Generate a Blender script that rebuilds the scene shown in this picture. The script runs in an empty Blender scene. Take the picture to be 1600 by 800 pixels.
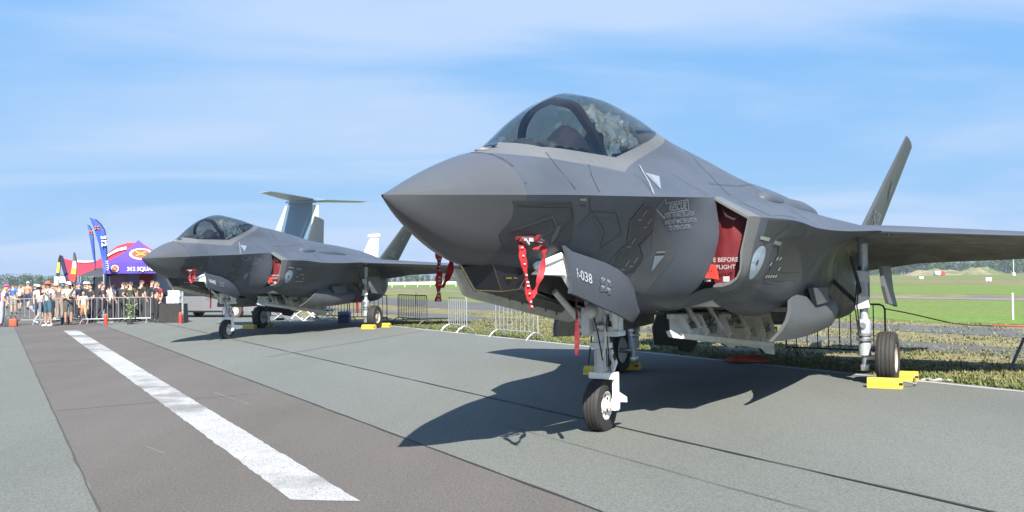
import bpy, bmesh, math, random
import numpy as np
from mathutils import Vector, Matrix
from mathutils.bvhtree import BVHTree
from mathutils import noise as mnoise
R = math.radians
rng = random.Random(7)
scene = bpy.context.scene
COL = scene.collection

# ------------------------------------------------------------------ camera, sky, sun, exposure
CAM_H = 1.704
PITCH, ROLL = R(1.3656), R(0.8048)
cam = bpy.data.cameras.new('camera')
cam_o = bpy.data.objects.new('camera', cam)
COL.objects.link(cam_o)
cam.sensor_width = 36.0
cam.lens = 36.0 * 1416.0 / 1600.0
cam.clip_start = 0.1
cam.clip_end = 20000
_F = Vector((0, math.cos(PITCH), math.sin(PITCH)))
_U0 = Vector((0, -math.sin(PITCH), math.cos(PITCH)))
_R0 = Vector((1, 0, 0))
_Rt = math.cos(ROLL) * _R0 - math.sin(ROLL) * _U0
_Up = math.cos(ROLL) * _U0 + math.sin(ROLL) * _R0
cam_o.matrix_world = Matrix(((_Rt.x, _Up.x, -_F.x, 0), (_Rt.y, _Up.y, -_F.y, 0), (_Rt.z, _Up.z, -_F.z, CAM_H), (0, 0, 0, 1)))
scene.camera = cam_o

SUN_EL, SUN_AZ = R(43.0), R(175.0)        # azimuth clockwise from +Y (north)
sun = bpy.data.lights.new('sun', 'SUN')
sun.energy = 5.0
sun.angle = R(0.53)
sun.color = (1.0, 0.95, 0.87)
sun_o = bpy.data.objects.new('sun', sun)
COL.objects.link(sun_o)
sd = Vector((math.sin(SUN_AZ) * math.cos(SUN_EL), math.cos(SUN_AZ) * math.cos(SUN_EL), math.sin(SUN_EL)))
sun_o.rotation_euler = sd.to_track_quat('Z', 'Y').to_euler()
sun_o.location = sd * 60

world = bpy.data.worlds.new('World')
scene.world = world
world.use_nodes = True
wn, wl = world.node_tree.nodes, world.node_tree.links
wn.clear()
w_out = wn.new('ShaderNodeOutputWorld')
w_bg = wn.new('ShaderNodeBackground')
w_bg.inputs['Strength'].default_value = 0.065
w_sky = wn.new('ShaderNodeTexSky')
w_sky.sky_type = 'NISHITA'
w_sky.sun_disc = False
w_sky.sun_elevation = SUN_EL
w_sky.sun_rotation = SUN_AZ
w_sky.altitude = 0
w_sky.air_density = 1.0
w_sky.dust_density = 0.05
w_sky.ozone_density = 1.6
# thin cirrus streaks mixed into the sky, the same all round
w_co = wn.new('ShaderNodeTexCoord')
w_sep = wn.new('ShaderNodeSeparateXYZ')
wl.new(w_co.outputs['Generated'], w_sep.inputs[0])
w_zm = wn.new('ShaderNodeMath'); w_zm.operation = 'ADD'; w_zm.inputs[1].default_value = 0.12
wl.new(w_sep.outputs['Z'], w_zm.inputs[0])
w_dx = wn.new('ShaderNodeMath'); w_dx.operation = 'DIVIDE'
w_dy = wn.new('ShaderNodeMath'); w_dy.operation = 'DIVIDE'
wl.new(w_sep.outputs['X'], w_dx.inputs[0]); wl.new(w_zm.outputs[0], w_dx.inputs[1])
wl.new(w_sep.outputs['Y'], w_dy.inputs[0]); wl.new(w_zm.outputs[0], w_dy.inputs[1])
w_cb = wn.new('ShaderNodeCombineXYZ')
wl.new(w_dx.outputs[0], w_cb.inputs[0]); wl.new(w_dy.outputs[0], w_cb.inputs[1])
w_map = wn.new('ShaderNodeMapping')
w_map.inputs['Rotation'].default_value = (0, 0, R(-26))
w_map.inputs['Scale'].default_value = (0.55, 1.0, 1.0)
w_map.inputs['Location'].default_value = (5.2, 1.7, 0.0)
wl.new(w_cb.outputs[0], w_map.inputs[0])
w_n1 = wn.new('ShaderNodeTexNoise')
w_n1.inputs['Scale'].default_value = 0.75
w_n1.inputs['Detail'].default_value = 7
w_n1.inputs['Roughness'].default_value = 0.52
w_n1.inputs['Distortion'].default_value = 0.55
wl.new(w_map.outputs[0], w_n1.inputs['Vector'])
w_rmp = wn.new('ShaderNodeMapRange')
w_rmp.inputs[1].default_value = 0.34; w_rmp.inputs[2].default_value = 0.67
w_rmp.inputs[3].default_value = 0.03; w_rmp.inputs[4].default_value = 0.78
w_rmp.interpolation_type = 'SMOOTHSTEP'
wl.new(w_n1.outputs['Fac'], w_rmp.inputs[0])
w_mix = wn.new('ShaderNodeMix'); w_mix.data_type = 'RGBA'
wl.new(w_rmp.outputs[0], w_mix.inputs['Factor'])
# the camera's tone response: the same gentle curve on the whole sky, channel by channel
w_ss = wn.new('ShaderNodeSeparateColor'); w_sc = wn.new('ShaderNodeCombineColor')
wl.new(w_sky.outputs['Color'], w_ss.inputs[0])
for k, (pre, g, post) in enumerate(((.775, .44, 1.17), (.3163, .20, 3.32), (.172, -.04, 6.3))):
    a_ = wn.new('ShaderNodeMath'); a_.operation = 'MULTIPLY'; a_.inputs[1].default_value = pre
    b_ = wn.new('ShaderNodeMath'); b_.operation = 'POWER'; b_.inputs[1].default_value = g
    c_ = wn.new('ShaderNodeMath'); c_.operation = 'MULTIPLY'; c_.inputs[1].default_value = post
    wl.new(w_ss.outputs[k], a_.inputs[0]); wl.new(a_.outputs[0], b_.inputs[0]); wl.new(b_.outputs[0], c_.inputs[0]); wl.new(c_.outputs[0], w_sc.inputs[k])
wl.new(w_sc.outputs[0], w_mix.inputs['A'])
w_mix.inputs['B'].default_value = (4.1, 5.0, 6.5, 1)
wl.new(w_mix.outputs['Result'], w_bg.inputs['Color'])
wl.new(w_bg.outputs[0], w_out.inputs['Surface'])

scene.view_settings.view_transform = 'Standard'
scene.view_settings.look = 'None'
scene.view_settings.exposure = 1.25
scene.view_settings.gamma = 1.0
scene.view_settings.use_curve_mapping = False
try:
    scene.cycles.transparent_max_bounces = 12
    scene.cycles.max_bounces = 8
except Exception:
    pass

# ------------------------------------------------------------------ materials
MATS = {}
def mat(name, col, rough=0.6, metal=0.0, var=0.0, scale=6.0, bump=0.0, bscale=60.0, col2=None, spec=0.5, coat=0.0, detail=4.0, stretch=None, rvar=0.0):
    """Principled material: base colour with procedural variation and fine relief."""
    if name in MATS:
        return MATS[name]
    m = bpy.data.materials.new(name)
    m.use_nodes = True
    nt = m.node_tree
    b = nt.nodes['Principled BSDF']
    b.inputs['Roughness'].default_value = rough
    b.inputs['Metallic'].default_value = metal
    b.inputs['Specular IOR Level'].default_value = spec
    b.inputs['Coat Weight'].default_value = coat
    c = tuple(col) + (1,)
    b.inputs['Base Color'].default_value = c
    m.diffuse_color = c
    tc = None
    if var > 0 or col2 is not None or bump > 0:
        tc = nt.nodes.new('ShaderNodeTexCoord')
        vec = tc.outputs['Object']
        if stretch:
            mp = nt.nodes.new('ShaderNodeMapping')
            mp.inputs['Scale'].default_value = stretch
            nt.links.new(vec, mp.inputs[0]); vec = mp.outputs[0]
    if var > 0 or col2 is not None:
        n = nt.nodes.new('ShaderNodeTexNoise')
        n.inputs['Scale'].default_value = scale
        n.inputs['Detail'].default_value = detail
        n.inputs['Roughness'].default_value = 0.62
        nt.links.new(vec, n.inputs['Vector'])
        mx = nt.nodes.new('ShaderNodeMix'); mx.data_type = 'RGBA'
        mr = nt.nodes.new('ShaderNodeMapRange')
        mr.inputs[1].default_value = 0.3; mr.inputs[2].default_value = 0.7
        nt.links.new(n.outputs['Fac'], mr.inputs[0])
        nt.links.new(mr.outputs[0], mx.inputs['Factor'])
        if col2 is None:
            a = tuple(max(0, x * (1 - var)) for x in col) + (1,)
            d = tuple(min(1, x * (1 + var)) for x in col) + (1,)
        else:
            a, d = c, tuple(col2) + (1,)
        mx.inputs['A'].default_value = a
        mx.inputs['B'].default_value = d
        nt.links.new(mx.outputs['Result'], b.inputs['Base Color'])
    if bump > 0:
        n2 = nt.nodes.new('ShaderNodeTexNoise')
        n2.inputs['Scale'].default_value = bscale
        n2.inputs['Detail'].default_value = 5
        nt.links.new(vec, n2.inputs['Vector'])
        bp = nt.nodes.new('ShaderNodeBump')
        bp.inputs['Strength'].default_value = bump
        bp.inputs['Distance'].default_value = 0.01
        nt.links.new(n2.outputs['Fac'], bp.inputs['Height'])
        nt.links.new(bp.outputs[0], b.inputs['Normal'])
    if rvar > 0:
        t2 = tc or nt.nodes.new('ShaderNodeTexCoord')
        n3 = nt.nodes.new('ShaderNodeTexNoise'); n3.inputs['Scale'].default_value = 2.3; n3.inputs['Detail'].default_value = 8; n3.inputs['Roughness'].default_value = .7
        m3 = nt.nodes.new('ShaderNodeMapRange'); m3.inputs[1].default_value = .35; m3.inputs[2].default_value = .65; m3.inputs[3].default_value = rough - rvar; m3.inputs[4].default_value = rough + rvar
        nt.links.new(t2.outputs['Object'], n3.inputs['Vector']); nt.links.new(n3.outputs['Fac'], m3.inputs[0]); nt.links.new(m3.outputs[0], b.inputs['Roughness'])
    MATS[name] = m
    return m

# ------------------------------------------------------------------ mesh helpers
class MB:
    """collects shapes, then links them as one mesh object"""
    def __init__(s):
        s.v, s.f, s.mi = [], [], []
        s.cur = 0
    def add(s, verts, faces):
        o = len(s.v)
        s.v += [tuple(p) for p in verts]
        s.f += [tuple(i + o for i in f) for f in faces]
        s.mi += [s.cur] * len(faces)
        return s
    def box(s, c, d, rot=None, bev=0.0):
        x, y, z = d[0] / 2, d[1] / 2, d[2] / 2
        if bev > 0:
            k = min(bev, x * .49, y * .49, z * .49)
            bm = bmesh.new()
            bmesh.ops.create_cube(bm, size=1)
            for v in bm.verts:
                v.co = Vector((v.co.x * 2 * x, v.co.y * 2 * y, v.co.z * 2 * z))
            bmesh.ops.bevel(bm, geom=bm.edges[:] , offset=k, segments=2, affect='EDGES', profile=.6)
            vs = [v.co.copy() for v in bm.verts]
            fs = [[v.index for v in f.verts] for f in bm.faces]
            bm.free()
        else:
            vs = [Vector((a * x, b * y, e * z)) for a in (-1, 1) for b in (-1, 1) for e in (-1, 1)]
            fs = [(0, 1, 3, 2), (4, 6, 7, 5), (0, 4, 5, 1), (2, 3, 7, 6), (0, 2, 6, 4), (1, 5, 7, 3)]
        if rot is not None:
            vs = [rot @ v for v in vs]
        c = Vector(c)
        return s.add([v + c for v in vs], fs)
    def tube(s, pts, r, n=8, cap=True):
        pts = [Vector(p) for p in pts]
        rs = r if isinstance(r, (list, tuple)) else [r] * len(pts)
        rings = []
        up = None
        for i, p in enumerate(pts):
            if i == 0: t = pts[1] - p
            elif i == len(pts) - 1: t = p - pts[i - 1]
            else: t = (pts[i + 1] - p).normalized() + (p - pts[i - 1]).normalized()
            if t.length < 1e-9: t = Vector((0, 0, 1))
            t.normalize()
            if up is None:
                up = Vector((0, 0, 1)) if abs(t.z) < .9 else Vector((1, 0, 0))
            a = t.cross(up)
            if a.length < 1e-6:
                a = t.cross(Vector((0, 1, 0)))
            a.normalize()
            b = t.cross(a).normalized()
            up = a.cross(t).normalized()
            rings.append([p + (a * math.cos(k * 2 * math.pi / n) + b * math.sin(k * 2 * math.pi / n)) * rs[i] for k in range(n)])
        vs = [q for rg in rings for q in rg]
        fs = []
        for i in range(len(rings) - 1):
            for k in range(n):
                k2 = (k + 1) % n
                fs.append((i * n + k, i * n + k2, (i + 1) * n + k2, (i + 1) * n + k))
        if cap:
            fs.append(tuple(reversed(range(n))))
            fs.append(tuple((len(rings) - 1) * n + k for k in range(n)))
        return s.add(vs, fs)
    def lathe(s, prof, c, axis, n=24):
        """prof: (r, h) pairs turned about axis through c"""
        ax = Vector(axis).normalized()
        u = ax.cross(Vector((0, 0, 1)) if abs(ax.z) < .9 else Vector((1, 0, 0))).normalized()
        w = ax.cross(u)
        c = Vector(c)
        vs = []
        for r, h in prof:
            for k in range(n):
                t = 2 * math.pi * k / n
                vs.append(c + ax * h + (u * math.cos(t) + w * math.sin(t)) * r)
        fs = []
        for i in range(len(prof) - 1):
            for k in range(n):
                k2 = (k + 1) % n
                fs.append((i * n + k, i * n + k2, (i + 1) * n + k2, (i + 1) * n + k))
        return s.add(vs, fs)
    def prism(s, poly, off):
        """poly: 3-D points of a flat outline; off: vector thickness"""
        poly = [Vector(p) for p in poly]
        off = Vector(off)
        n = len(poly)
        nrm = Vector((0, 0, 0))
        for i in range(n):
            nrm += poly[i].cross(poly[(i + 1) % n])
        if nrm.dot(off) > 0:
            poly = poly[::-1]
        vs = poly + [p + off for p in poly]
        fs = [tuple(range(n)), tuple(reversed(range(n, 2 * n)))]
        for i in range(n):
            j = (i + 1) % n
            fs.append((i, i + n, j + n, j))
        return s.add(vs, fs)
    def grid(s, P):
        """P: rows of points"""
        m, n = len(P), len(P[0])
        vs = [q for r in P for q in r]
        fs = [(i * n + j, i * n + j + 1, (i + 1) * n + j + 1, (i + 1) * n + j) for i in range(m - 1) for j in range(n - 1)]
        return s.add(vs, fs)
    def sphere(s, c, r, n=10, m=6, sc=(1, 1, 1)):
        P = []
        for i in range(m + 1):
            t = math.pi * i / m
            P.append([Vector(c) + Vector((math.sin(t) * math.cos(2 * math.pi * k / n) * sc[0], math.sin(t) * math.sin(2 * math.pi * k / n) * sc[1], math.cos(t) * sc[2])) * r for k in range(n + 1)])
        return s.grid(P)
    def build(s, name, mats, parent=None, smooth=None, flip=False, label=None, fixn=False):
        me = bpy.data.meshes.new(name)
        v = s.v
        f = s.f
        if flip:
            v = [(p[0], -p[1], p[2]) for p in v]
            f = [t[::-1] for t in f]
        me.from_pydata(v, [], f)
        if fixn:
            bm = bmesh.new(); bm.from_mesh(me)
            bmesh.ops.remove_doubles(bm, verts=bm.verts, dist=1e-5)
            bmesh.ops.recalc_face_normals(bm, faces=bm.faces)
            bm.to_mesh(me); bm.free()
        ml = mats if isinstance(mats, (list, tuple)) else [mats]
        for m in ml: me.materials.append(m)
        if len(ml) > 1 and len(me.polygons) == len(s.mi):
            me.polygons.foreach_set('material_index', s.mi)
        if smooth is not None:
            me.polygons.foreach_set('use_smooth', [True] * len(me.polygons))
            me.set_sharp_from_angle(angle=R(smooth))
        me.update()
        o = bpy.data.objects.new(name, me)
        COL.objects.link(o)
        if parent is not None: o.parent = parent
        if label: o['label'] = label
        return o

def tag(o, label=None, cat=None, group=None, kind=None):
    if label: o['label'] = label
    if cat: o['category'] = cat
    if group: o['group'] = group
    if kind: o['kind'] = kind
    return o
def empty(name, loc, rz=0.0, label=None, cat=None, group=None):
    o = bpy.data.objects.new(name, None)
    o.empty_display_size = 0.3
    COL.objects.link(o)
    o.location = loc
    o.rotation_euler = (0, 0, rz)
    return tag(o, label, cat, group)
CHILD = {}
def kids(o):
    return [c for c in bpy.data.objects if c.parent is o]
def copy_tree(o, parent=None):
    c = o.copy()
    COL.objects.link(c)
    if parent is not None: c.parent = parent
    for ch in kids(o):
        copy_tree(ch, c)
    return c
_FONT = {}
def text_mesh(txt, size, bold=0.0, space=1.0, thick=0.0):
    """flat glyph mesh of a string: (verts2d, faces), left aligned, baseline 0"""
    cu = bpy.data.curves.new('t', 'FONT')
    cu.body = txt
    cu.size = size
    cu.offset = bold
    cu.space_character = space
    cu.resolution_u = 3
    ob = bpy.data.objects.new('t', cu)
    COL.objects.link(ob)
    bpy.context.view_layer.update()
    me = bpy.data.meshes.new_from_object(ob.evaluated_get(bpy.context.evaluated_depsgraph_get()))
    vs = [(v.co.x, v.co.y) for v in me.vertices]
    fs = [tuple(p.vertices) for p in me.polygons]
    bpy.data.objects.remove(ob)
    bpy.data.curves.remove(cu)
    bpy.data.meshes.remove(me)
    return vs, fs
def dash_mesh(n, size, seed):
    """a row of small unreadable stencil dashes, about the height of lettering"""
    r = random.Random(seed); V, Fs, x = [], [], 0.0
    for k in range(n):
        w = size * r.uniform(.28, .5)
        for a, b, c, d in ((0, .12, 0, r.uniform(.5, .75)), (0, w / size, .58, .72))[:2 if r.random() < .7 else 1]:
            o = len(V)
            V += [(x + a * size, c * size), (x + b * size, c * size), (x + b * size, d * size), (x + a * size, d * size)]
            Fs.append((o, o + 1, o + 2, o + 3))
        x += w + size * .18
    return V, Fs
def tess(poly, maxe):
    """triangulated, subdivided flat polygon (2-D)"""
    bm = bmesh.new()
    f = bm.faces.new([bm.verts.new((p[0], p[1], 0)) for p in poly])
    bmesh.ops.triangulate(bm, faces=[f])
    for _ in range(6):
        es = [e for e in bm.edges if e.calc_length() > maxe]
        if not es: break
        bmesh.ops.subdivide_edges(bm, edges=es, cuts=1)
        bmesh.ops.triangulate(bm, faces=bm.faces[:])
    bm.verts.index_update()
    vs = [(v.co.x, v.co.y) for v in bm.verts]
    fs = [tuple(v.index for v in f.verts) for f in bm.faces]
    bm.free()
    return vs, fs
# ------------------------------------------------------------------ jet outer mould line (aft, port, up), metres
def cr(vals, ts, t):
    """Catmull-Rom style (finite difference Hermite, monotone-limited) through (ts, vals)"""
    n = len(ts)
    if t <= ts[0]: return vals[0]
    if t >= ts[-1]: return vals[-1]
    i = 0
    while ts[i + 1] < t: i += 1
    h = ts[i + 1] - ts[i]
    d = (vals[i + 1] - vals[i]) / h
    def tang(k):
        if k == 0: return (vals[1] - vals[0]) / (ts[1] - ts[0])
        if k == n - 1: return (vals[-1] - vals[-2]) / (ts[-1] - ts[-2])
        d0 = (vals[k] - vals[k - 1]) / (ts[k] - ts[k - 1]); d1 = (vals[k + 1] - vals[k]) / (ts[k + 1] - ts[k])
        h0, h1 = ts[k] - ts[k - 1], ts[k + 1] - ts[k]
        return (d0 * h1 + d1 * h0) / (h0 + h1)
    m0, m1 = tang(i), tang(i + 1)
    u = (t - ts[i]) / h
    u2, u3 = u * u, u * u * u
    return (2*u3-3*u2+1)*vals[i] + (u3-2*u2+u)*h*m0 + (-2*u3+3*u2)*vals[i+1] + (u3-u2)*h*m1
def curve_pts(P, n):
    """n+1 samples on a smooth curve through the 2-D points P"""
    s = [0.0]
    for a, b in zip(P[:-1], P[1:]):
        s.append(s[-1] + max(1e-4, math.hypot(b[0] - a[0], b[1] - a[1])))
    ys, zs = [p[0] for p in P], [p[1] for p in P]
    return [(cr(ys, s, s[-1] * k / n), cr(zs, s, s[-1] * k / n)) for k in range(n + 1)]
FORE = [  # x, upper (top centre > chine), lower (chine > belly centre)
 (0.14, [(0,2.333),(.002,2.332),(.004,2.332),(.006,2.331),(.008,2.331),(.01,2.33)], [(.01,2.33),(.008,2.32),(.006,2.315),(.003,2.312),(0,2.31)]),
 (0.30, [(0,2.395),(.03,2.39),(.055,2.38),(.075,2.368),(.088,2.353),(.095,2.336)], [(.095,2.336),(.08,2.285),(.058,2.24),(.032,2.21),(0,2.20)]),
 (0.55, [(0,2.497),(.07,2.488),(.125,2.463),(.175,2.428),(.21,2.388),(.228,2.346)], [(.228,2.346),(.182,2.25),(.128,2.15),(.07,2.085),(0,2.062)]),
 (0.90, [(0,2.63),(.11,2.615),(.21,2.572),(.295,2.51),(.355,2.437),(.385,2.363)], [(.385,2.363),(.295,2.20),(.20,2.04),(.105,1.94),(0,1.905)]),
 (1.35, [(0,2.775),(.17,2.752),(.315,2.69),(.435,2.60),(.515,2.49),(.56,2.385)], [(.56,2.385),(.41,2.14),(.28,1.95),(.155,1.83),(0,1.79)]),
 (1.80, [(0,2.905),(.18,2.862),(.36,2.795),(.50,2.70),(.61,2.56),(.69,2.41)], [(.69,2.41),(.505,2.13),(.355,1.92),(.225,1.79),(0,1.745)]),
 (2.40, [(0,3.29),(.225,3.21),(.40,3.03),(.50,2.83),(.66,2.70),(.86,2.435)], [(.86,2.435),(.635,2.12),(.455,1.88),(.33,1.74),(0,1.66)]),
 (3.00, [(0,3.555),(.255,3.47),(.445,3.185),(.55,2.85),(.75,2.70),(1.0,2.462)], [(1.0,2.462),(.75,2.11),(.53,1.80),(.40,1.62),(0,1.54)]),
 (3.60, [(0,3.65),(.27,3.555),(.475,3.275),(.59,2.91),(.80,2.72),(1.08,2.495)], [(1.08,2.495),(.85,2.10),(.63,1.74),(.47,1.50),(0,1.43)]),
 (4.05, [(0,3.632),(.275,3.54),(.485,3.29),(.615,2.95),(.84,2.74),(1.125,2.522)], [(1.125,2.522),(.98,2.12),(.76,1.68),(.54,1.41),(0,1.36)]),
 (4.50, [(0,3.585),(.275,3.505),(.495,3.27),(.64,2.97),(.88,2.76),(1.16,2.55)], [(1.16,2.55),(1.15,2.12),(.98,1.60),(.66,1.36),(0,1.31)]),
]
CENT = [  # x, upper incl. outer edge, lower (outer edge > belly centre)
 (4.50, FORE[-1][1] + [(1.545,2.325)], [(1.545,2.325),(1.475,1.97),(1.395,1.64),(1.33,1.595),(1.02,1.55),(.62,1.355),(0,1.30)]),
 (5.30, [(0,3.47),(.27,3.395),(.495,3.215),(.67,3.01),(.91,2.81),(1.21,2.60),(1.79,2.315)], [(1.79,2.315),(1.60,1.99),(1.46,1.69),(1.33,1.47),(1.04,1.32),(.6,1.27),(0,1.25)]),
 (6.50, [(0,3.36),(.25,3.315),(.48,3.195),(.72,3.02),(1.0,2.85),(1.28,2.67),(1.885,2.26)], [(1.885,2.26),(1.68,1.99),(1.54,1.69),(1.43,1.42),(1.16,1.20),(.6,1.17),(0,1.17)]),
 (7.50, [(0,3.255),(.27,3.205),(.52,3.085),(.80,2.96),(1.08,2.84),(1.34,2.63),(2.03,2.26)], [(2.03,2.26),(1.70,2.03),(1.53,1.73),(1.40,1.45),(1.12,1.20),(.6,1.13),(0,1.12)]),
 (8.50, [(0,3.13),(.28,3.09),(.56,2.995),(.86,2.90),(1.14,2.77),(1.38,2.58),(2.36,2.29)], [(2.36,2.29),(1.68,2.08),(1.48,1.77),(1.37,1.43),(1.14,1.14),(.62,1.02),(0,1.0)]),
 (9.60, [(0,3.05),(.29,3.01),(.58,2.93),(.88,2.825),(1.14,2.68),(1.38,2.52),(2.2,2.27)], [(2.2,2.27),(1.58,2.08),(1.49,1.78),(1.45,1.40),(1.26,1.04),(.66,.90),(0,.89)]),
 (11.0, [(0,2.98),(.29,2.94),(.58,2.86),(.88,2.755),(1.13,2.63),(1.36,2.49),(1.9,2.27)], [(1.9,2.27),(1.53,2.05),(1.53,1.75),(1.53,1.36),(1.32,.99),(.68,.86),(0,.85)]),
 (12.6, [(0,2.84),(.28,2.81),(.54,2.75),(.80,2.66),(1.05,2.56),(1.28,2.46),(1.75,2.26)], [(1.75,2.26),(1.38,2.0),(1.45,1.72),(1.44,1.36),(1.22,1.03),(.6,.92),(0,.91)]),
 (14.0, [(0,2.62),(.2,2.60),(.38,2.55),(.54,2.48),(.66,2.39),(.75,2.3),(1.6,2.22)], [(1.6,2.22),(.85,1.98),(.78,1.74),(.68,1.52),(.5,1.38),(.26,1.32),(0,1.30)]),
]
NU, NL = 30, 16
def interp_sec(S, x, which):
    xs = [s[0] for s in S]
    k = len(S[0][which])
    return [(cr([s[which][j][0] for s in S], xs, x), cr([s[which][j][1] for s in S], xs, x)) for j in range(k)]
def upper_fore(x):
    return curve_pts(interp_sec(FORE, x, 1), NU)
def fore_ring(x):
    return upper_fore(x), curve_pts(interp_sec(FORE, x, 2), NL)
def cent_ring(x):
    p = interp_sec(CENT, x, 1)
    up = curve_pts(p[:6], NU)
    a, b = p[5], p[6]
    up = up + [(a[0] + (b[0] - a[0]) * t, a[1] + (b[1] - a[1]) * t) for t in (.2, .4, .6, .8, 1)]
    return up, curve_pts(interp_sec(CENT, x, 2), 22)
def steps(a, b, n):
    return [a + (b - a) * i / n for i in range(n + 1)]
def oml_grids():
    """returns list of grids (rows of 3-D points), port side then starboard side"""
    xs = [.14, .18, .23, .30, .37, .45, .55, .66, .78, .90, 1.05, 1.2, 1.35] + steps(1.35, 4.5, 38)[1:]
    up = [[(x, y, z) for y, z in fore_ring(x)[0]] for x in xs]
    lo = [[(x, y, z) for y, z in fore_ring(x)[1]] for x in xs]
    # diverterless intake bump: a swelling on the lower fore-body side, just ahead of each intake
    for row in lo:
        for j, (x, y, z) in enumerate(row):
            g = math.exp(-((x - 4.35) / .42) ** 2 - ((z - 2.12) / .34) ** 2)
            row[j] = (x, y + .06 * g, z)
    xc = steps(4.5, 14.0, 76)
    cu = [[(x, y, z) for y, z in cent_ring(x)[0]] for x in xc]
    cl = [[(x, y, z) for y, z in cent_ring(x)[1]] for x in xc]
    return up, lo, cu, cl
def mirror(g):
    return [[(p[0], -p[1], p[2]) for p in r][::-1] for r in g]
# ------------------------------------------------------------------ paints
PAINT = mat('jet paint', (0.070, 0.081, 0.100), rough=0.48, metal=0.10, var=0.15, scale=1.1, bump=0.03, bscale=9, spec=0.27, detail=9, stretch=(.7, 1, 1.6), rvar=.10)
PAINT_RAD = mat('radome paint', (0.083, 0.089, 0.097), rough=0.40, metal=0.15, var=0.05, scale=2.2)
PAINT_LT = mat('light edge paint', (0.125, 0.13, 0.132), rough=0.5, metal=0.1, var=0.06, scale=4, spec=.28)
PAINT_PANEL = mat('access panel paint', (0.054, 0.061, 0.070), rough=0.42, metal=0.2, var=0.08, scale=5, spec=.28)
PAINT_PANEL2 = mat('lighter panel paint', (0.084, 0.092, 0.104), rough=0.42, metal=0.2, var=0.06, scale=5, spec=.28)
PAINT_FIN = mat('fin paint', (0.078, 0.087, 0.088), rough=0.45, metal=0.15, var=0.08, scale=2.5, spec=.28)
SEAM = mat('panel seam', (0.034, 0.037, 0.041), rough=0.6)
SEAM_LT = mat('raised seam tape', (0.074, 0.08, 0.088), rough=0.5, metal=.1)
WHITE_P = mat('white gear paint', (0.78, 0.78, 0.75), rough=0.38, var=0.06, scale=9)
BAY = mat('bay primer', (0.56, 0.56, 0.50), rough=0.55, var=0.14, scale=7)
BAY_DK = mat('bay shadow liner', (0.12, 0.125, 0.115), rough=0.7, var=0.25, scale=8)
STEEL = mat('brushed steel', (0.45, 0.46, 0.47), rough=0.32, metal=0.8, var=0.1, scale=20)
GEARGREY = mat('gear grey', (0.46, 0.49, 0.52), rough=0.42, metal=0.35, var=0.12, scale=14)
BLACK = mat('black rubber', (0.022, 0.021, 0.02), rough=0.75, var=0.25, scale=18, bump=0.08, bscale=60)
BLACKP = mat('black plastic', (0.015, 0.015, 0.017), rough=0.5)
RUST = mat('brake dust rim', (0.50, 0.40, 0.32), rough=0.5, metal=0.2, var=0.25, scale=20)
DECAL = mat('pale marking', (0.19, 0.215, 0.24), rough=0.55)
ROUND = mat('pale roundel', (0.27, 0.34, 0.41), rough=0.55, var=.06, scale=9)
DECAL_BLUE = mat('pale blue marking', (0.17, 0.22, 0.27), rough=0.55, var=.06, scale=9)
DECAL_DK = mat('dark marking', (0.07, 0.085, 0.10), rough=0.55)
WHITE_D = mat('white lettering', (0.48, 0.49, 0.49), rough=0.6)
RED = mat('red webbing', (0.40, 0.018, 0.025), rough=0.62, var=0.12, scale=25, bump=.15, bscale=90)
RED_DK = mat('red canvas', (0.125, 0.006, 0.010), rough=0.75, var=0.12, scale=7, bump=0.25, bscale=14)
RED_BR = mat('bright red flag cloth', (0.55, 0.035, 0.025), rough=0.6, var=.1, scale=20)
YELLOW = mat('yellow chock rubber', (0.62, 0.44, 0.03), rough=0.6, var=0.16, scale=14, bump=.15, bscale=40, detail=8)
FOIL = mat('silver foil', (0.66, 0.66, 0.65), rough=0.22, metal=0.90, col2=(0.30, 0.30, 0.27), scale=9, bump=.5, bscale=26)  # second tone: uneven reflections of the crumple put into the colour
COCK = mat('cockpit dark', (0.035, 0.037, 0.045), rough=0.6, var=0.3, scale=8)
CLOTH_B = mat('dark blue cover', (0.006, 0.007, 0.020), rough=0.8, var=.2, scale=9)
GOLD = mat('sensor gold', (0.62, 0.44, 0.10), rough=0.3, metal=0.9)
SENSOR = mat('sensor glass', (0.018, 0.019, 0.028), rough=0.12, metal=0.2, spec=0.5)
def glass_mat(name, tint, refl=0.06):
    m = bpy.data.materials.new(name); m.use_nodes = True
    nt = m.node_tree; nt.nodes.clear()
    o = nt.nodes.new('ShaderNodeOutputMaterial')
    t = nt.nodes.new('ShaderNodeBsdfTransparent'); t.inputs[0].default_value = tint + (1,)
    g = nt.nodes.new('ShaderNodeBsdfGlossy'); g.inputs['Roughness'].default_value = 0.02
    g.inputs['Color'].default_value = (0.92, 0.95, 1, 1)
    lw = nt.nodes.new('ShaderNodeLayerWeight'); lw.inputs[0].default_value = 0.22
    mr = nt.nodes.new('ShaderNodeMapRange'); mr.inputs[3].default_value = refl; mr.inputs[4].default_value = 0.7
    mx = nt.nodes.new('ShaderNodeMixShader')
    nt.links.new(lw.outputs['Fresnel'], mr.inputs[0]); nt.links.new(mr.outputs[0], mx.inputs[0])
    nt.links.new(t.outputs[0], mx.inputs[1]); nt.links.new(g.outputs[0], mx.inputs[2]); nt.links.new(mx.outputs[0], o.inputs['Surface'])
    MATS[name] = m
    return m
CANOPY = glass_mat('tinted canopy glass', (0.80, 0.80, 0.71), 0.03)

# ------------------------------------------------------------------ the jet (one prototype, then a copy)
J1_LOC, J1_ROT = (-1.0224, 6.5682, 0), 0.52034
J2_LOC, J2_ROT = (-9.4826, 22.9673, 0), 0.26464
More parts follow.
